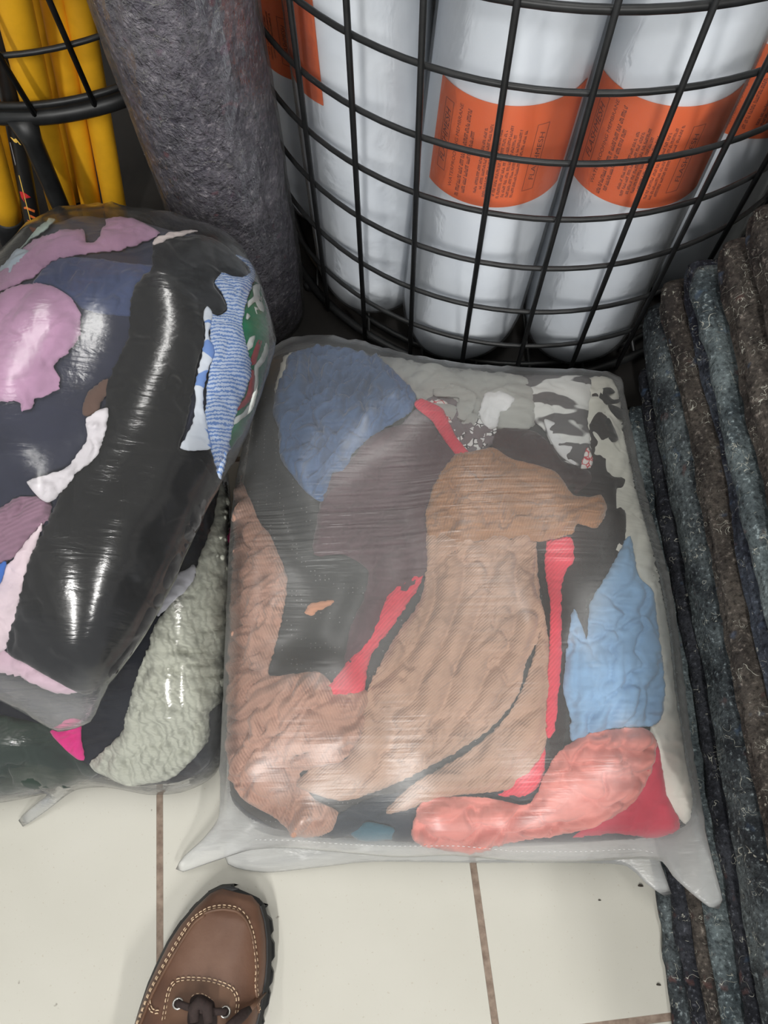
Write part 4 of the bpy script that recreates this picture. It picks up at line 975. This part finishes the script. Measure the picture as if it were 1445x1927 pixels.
# facing panel that carries the eyelets
pl = zsh((400, 1200), (425, 1010), (448, 945), (488, 900), (560, 886), (700, 896), (800, 926), (848, 955), (874, 1005), (876, 1060), (866, 1200))
Bp = catmull(pl, 4, True); gx, gy = np.meshgrid(np.arange(300, 450, 5), np.arange(1840, 1935, 5)); gp = np.stack([gx.ravel(), gy.ravel()], 1).astype(float); Bn = np.array(Bp); gp = gp[inside(gp, Bn)]; gp = gp[bdist(gp, Bn) > 3]
Vp, Fp = cdt(Bn, gp); top = [on_shoe(p[0], p[1], .0013)[0] - so for p in Vp]
mesh_obj('facing', top + [p - Vector((0, 0, .002)) for p in top], [tuple(reversed(f)) for f in Fp] + [tuple(i + len(top) for i in f) for f in Fp], leather2, shoe)
tg = zsh((560, 1200), (568, 1040), (580, 1005), (610, 985), (655, 985), (700, 1008), (735, 1040), (745, 1200)); Bn = np.array(catmull(tg, 4, True)); Vp, Fp = cdt(Bn, [])
top = [on_shoe(p[0], p[1], .0024)[0] - so for p in Vp]
tongue = mesh_obj('tongue', top + [p - Vector((0, 0, .002)) for p in top], [tuple(reversed(f)) for f in Fp] + [tuple(i + len(top) for i in f) for f in Fp], lining, shoe)
mb = MB(); stitches(mb, zsh((572, 1012), (600, 980), (655, 978), (700, 1002), (738, 1036)), 0, .0034); mb.build('tongue_stitching', thread, shoe)
ey = [zsh((490, 1045))[0], zsh((806, 1100))[0]]
eyes = []
for k in range(5):
    for e0, sg in zip(ey, (-1, 1)):
        p, nn = on_shoe(*e0, .0018)
        if k: 
            p = p + ax * .024 * k; q = ubvh.find_nearest(p + Vector((0, 0, .012 * k))); p = q[0]; nn = q[1] if q[1].z > 0 else -q[1]; p = p + nn * .0018
        eyes.append((p, nn))
        t1 = nn.orthogonal().normalized(); t2 = nn.cross(t1)
        mb = MB(); mb.tube([p - so + (t1 * math.cos(2 * PI * j / 20) + t2 * math.sin(2 * PI * j / 20)) * .0042 for j in range(20)], .0011, 8, True); e_o = mb.build('eyelet', steel, shoe)
        mb = MB(); mb.tube([p - so - nn * .0006, p - so + nn * .0002], .0036, 16); mb.build('eyelet_hole', lining, e_o)
for k in range(4):
    (pa_, na), (pb2, nb2) = eyes[2 * k], eyes[2 * k + 1]
    mb = MB(); m_ = (pa_ + pb2) / 2 + Vector((0, 0, .006)) - so
    mb.tube([pa_ - so - na * .002, pa_ - so + na * .002, (pa_ - so) * .6 + m_ * .4 + Vector((0, 0, .003)), m_ + Vector((0, 0, .002)), (pb2 - so) * .6 + m_ * .4 + Vector((0, 0, .003)), pb2 - so + nb2 * .002, pb2 - so - nb2 * .002], .0034, 10, flat=.45); mb.build('lace', lace_m, shoe)
# lace knot, loop and loose end
def sp(px_, py_, dz): return on_shoe(*zsh((px_, py_))[0], dz)[0] - so
mb = MB(); mb.tube([sp(600, 1180, .006), sp(600, 1090, .010), sp(640, 1050, .013), sp(690, 1080, .012), sp(695, 1180, .008)], [.004, .0055, .006, .0055, .004], 12, flat=.8); mb.build('lace_knot', lace_m, shoe)
mb = MB(); mb.tube([sp(790, 1230, .008), sp(850, 1170, .009), sp(910, 1110, .007), sp(960, 1075, .004)], [.0045, .005, .0048, .003], 10, flat=.5); mb.build('lace_loop', lace_m, shoe)
mb = MB(); mb.tube([sp(960, 1075, .004), sp(1010, 1025, .003), sp(1065, 965, .003)], [.0026, .0018, .0008], 8, flat=.6); mb.build('lace_end', leather2, shoe)

# ------------------------------------------------------------------ grit on the tiles
grit = simple('grit', (60, 54, 48), .9)
for px_, py_, s_, lb in ((1205, 1667, .0022, 'brown crumb of grit on the tile beside the felt pile'), (1239, 1853, .0018, 'dark crumb on the tile beside the bottom felt blanket'), (1128, 1694, .0012, 'tiny speck of dirt on the tile under the bag corner')):
    p = at(px_, py_); mb = MB(); mb.tube([(-s_ * 1.3, 0, s_ * .4), (-s_ * .4, s_ * .2, s_ * .6), (s_ * .5, 0, s_ * .5), (s_ * 1.2, -s_ * .2, s_ * .4)], [s_ * .2, s_ * .6, s_ * .5, s_ * .2], 7)
    o = mb.build('crumb', grit); o.location = p; tag(o, lb, 'crumb')
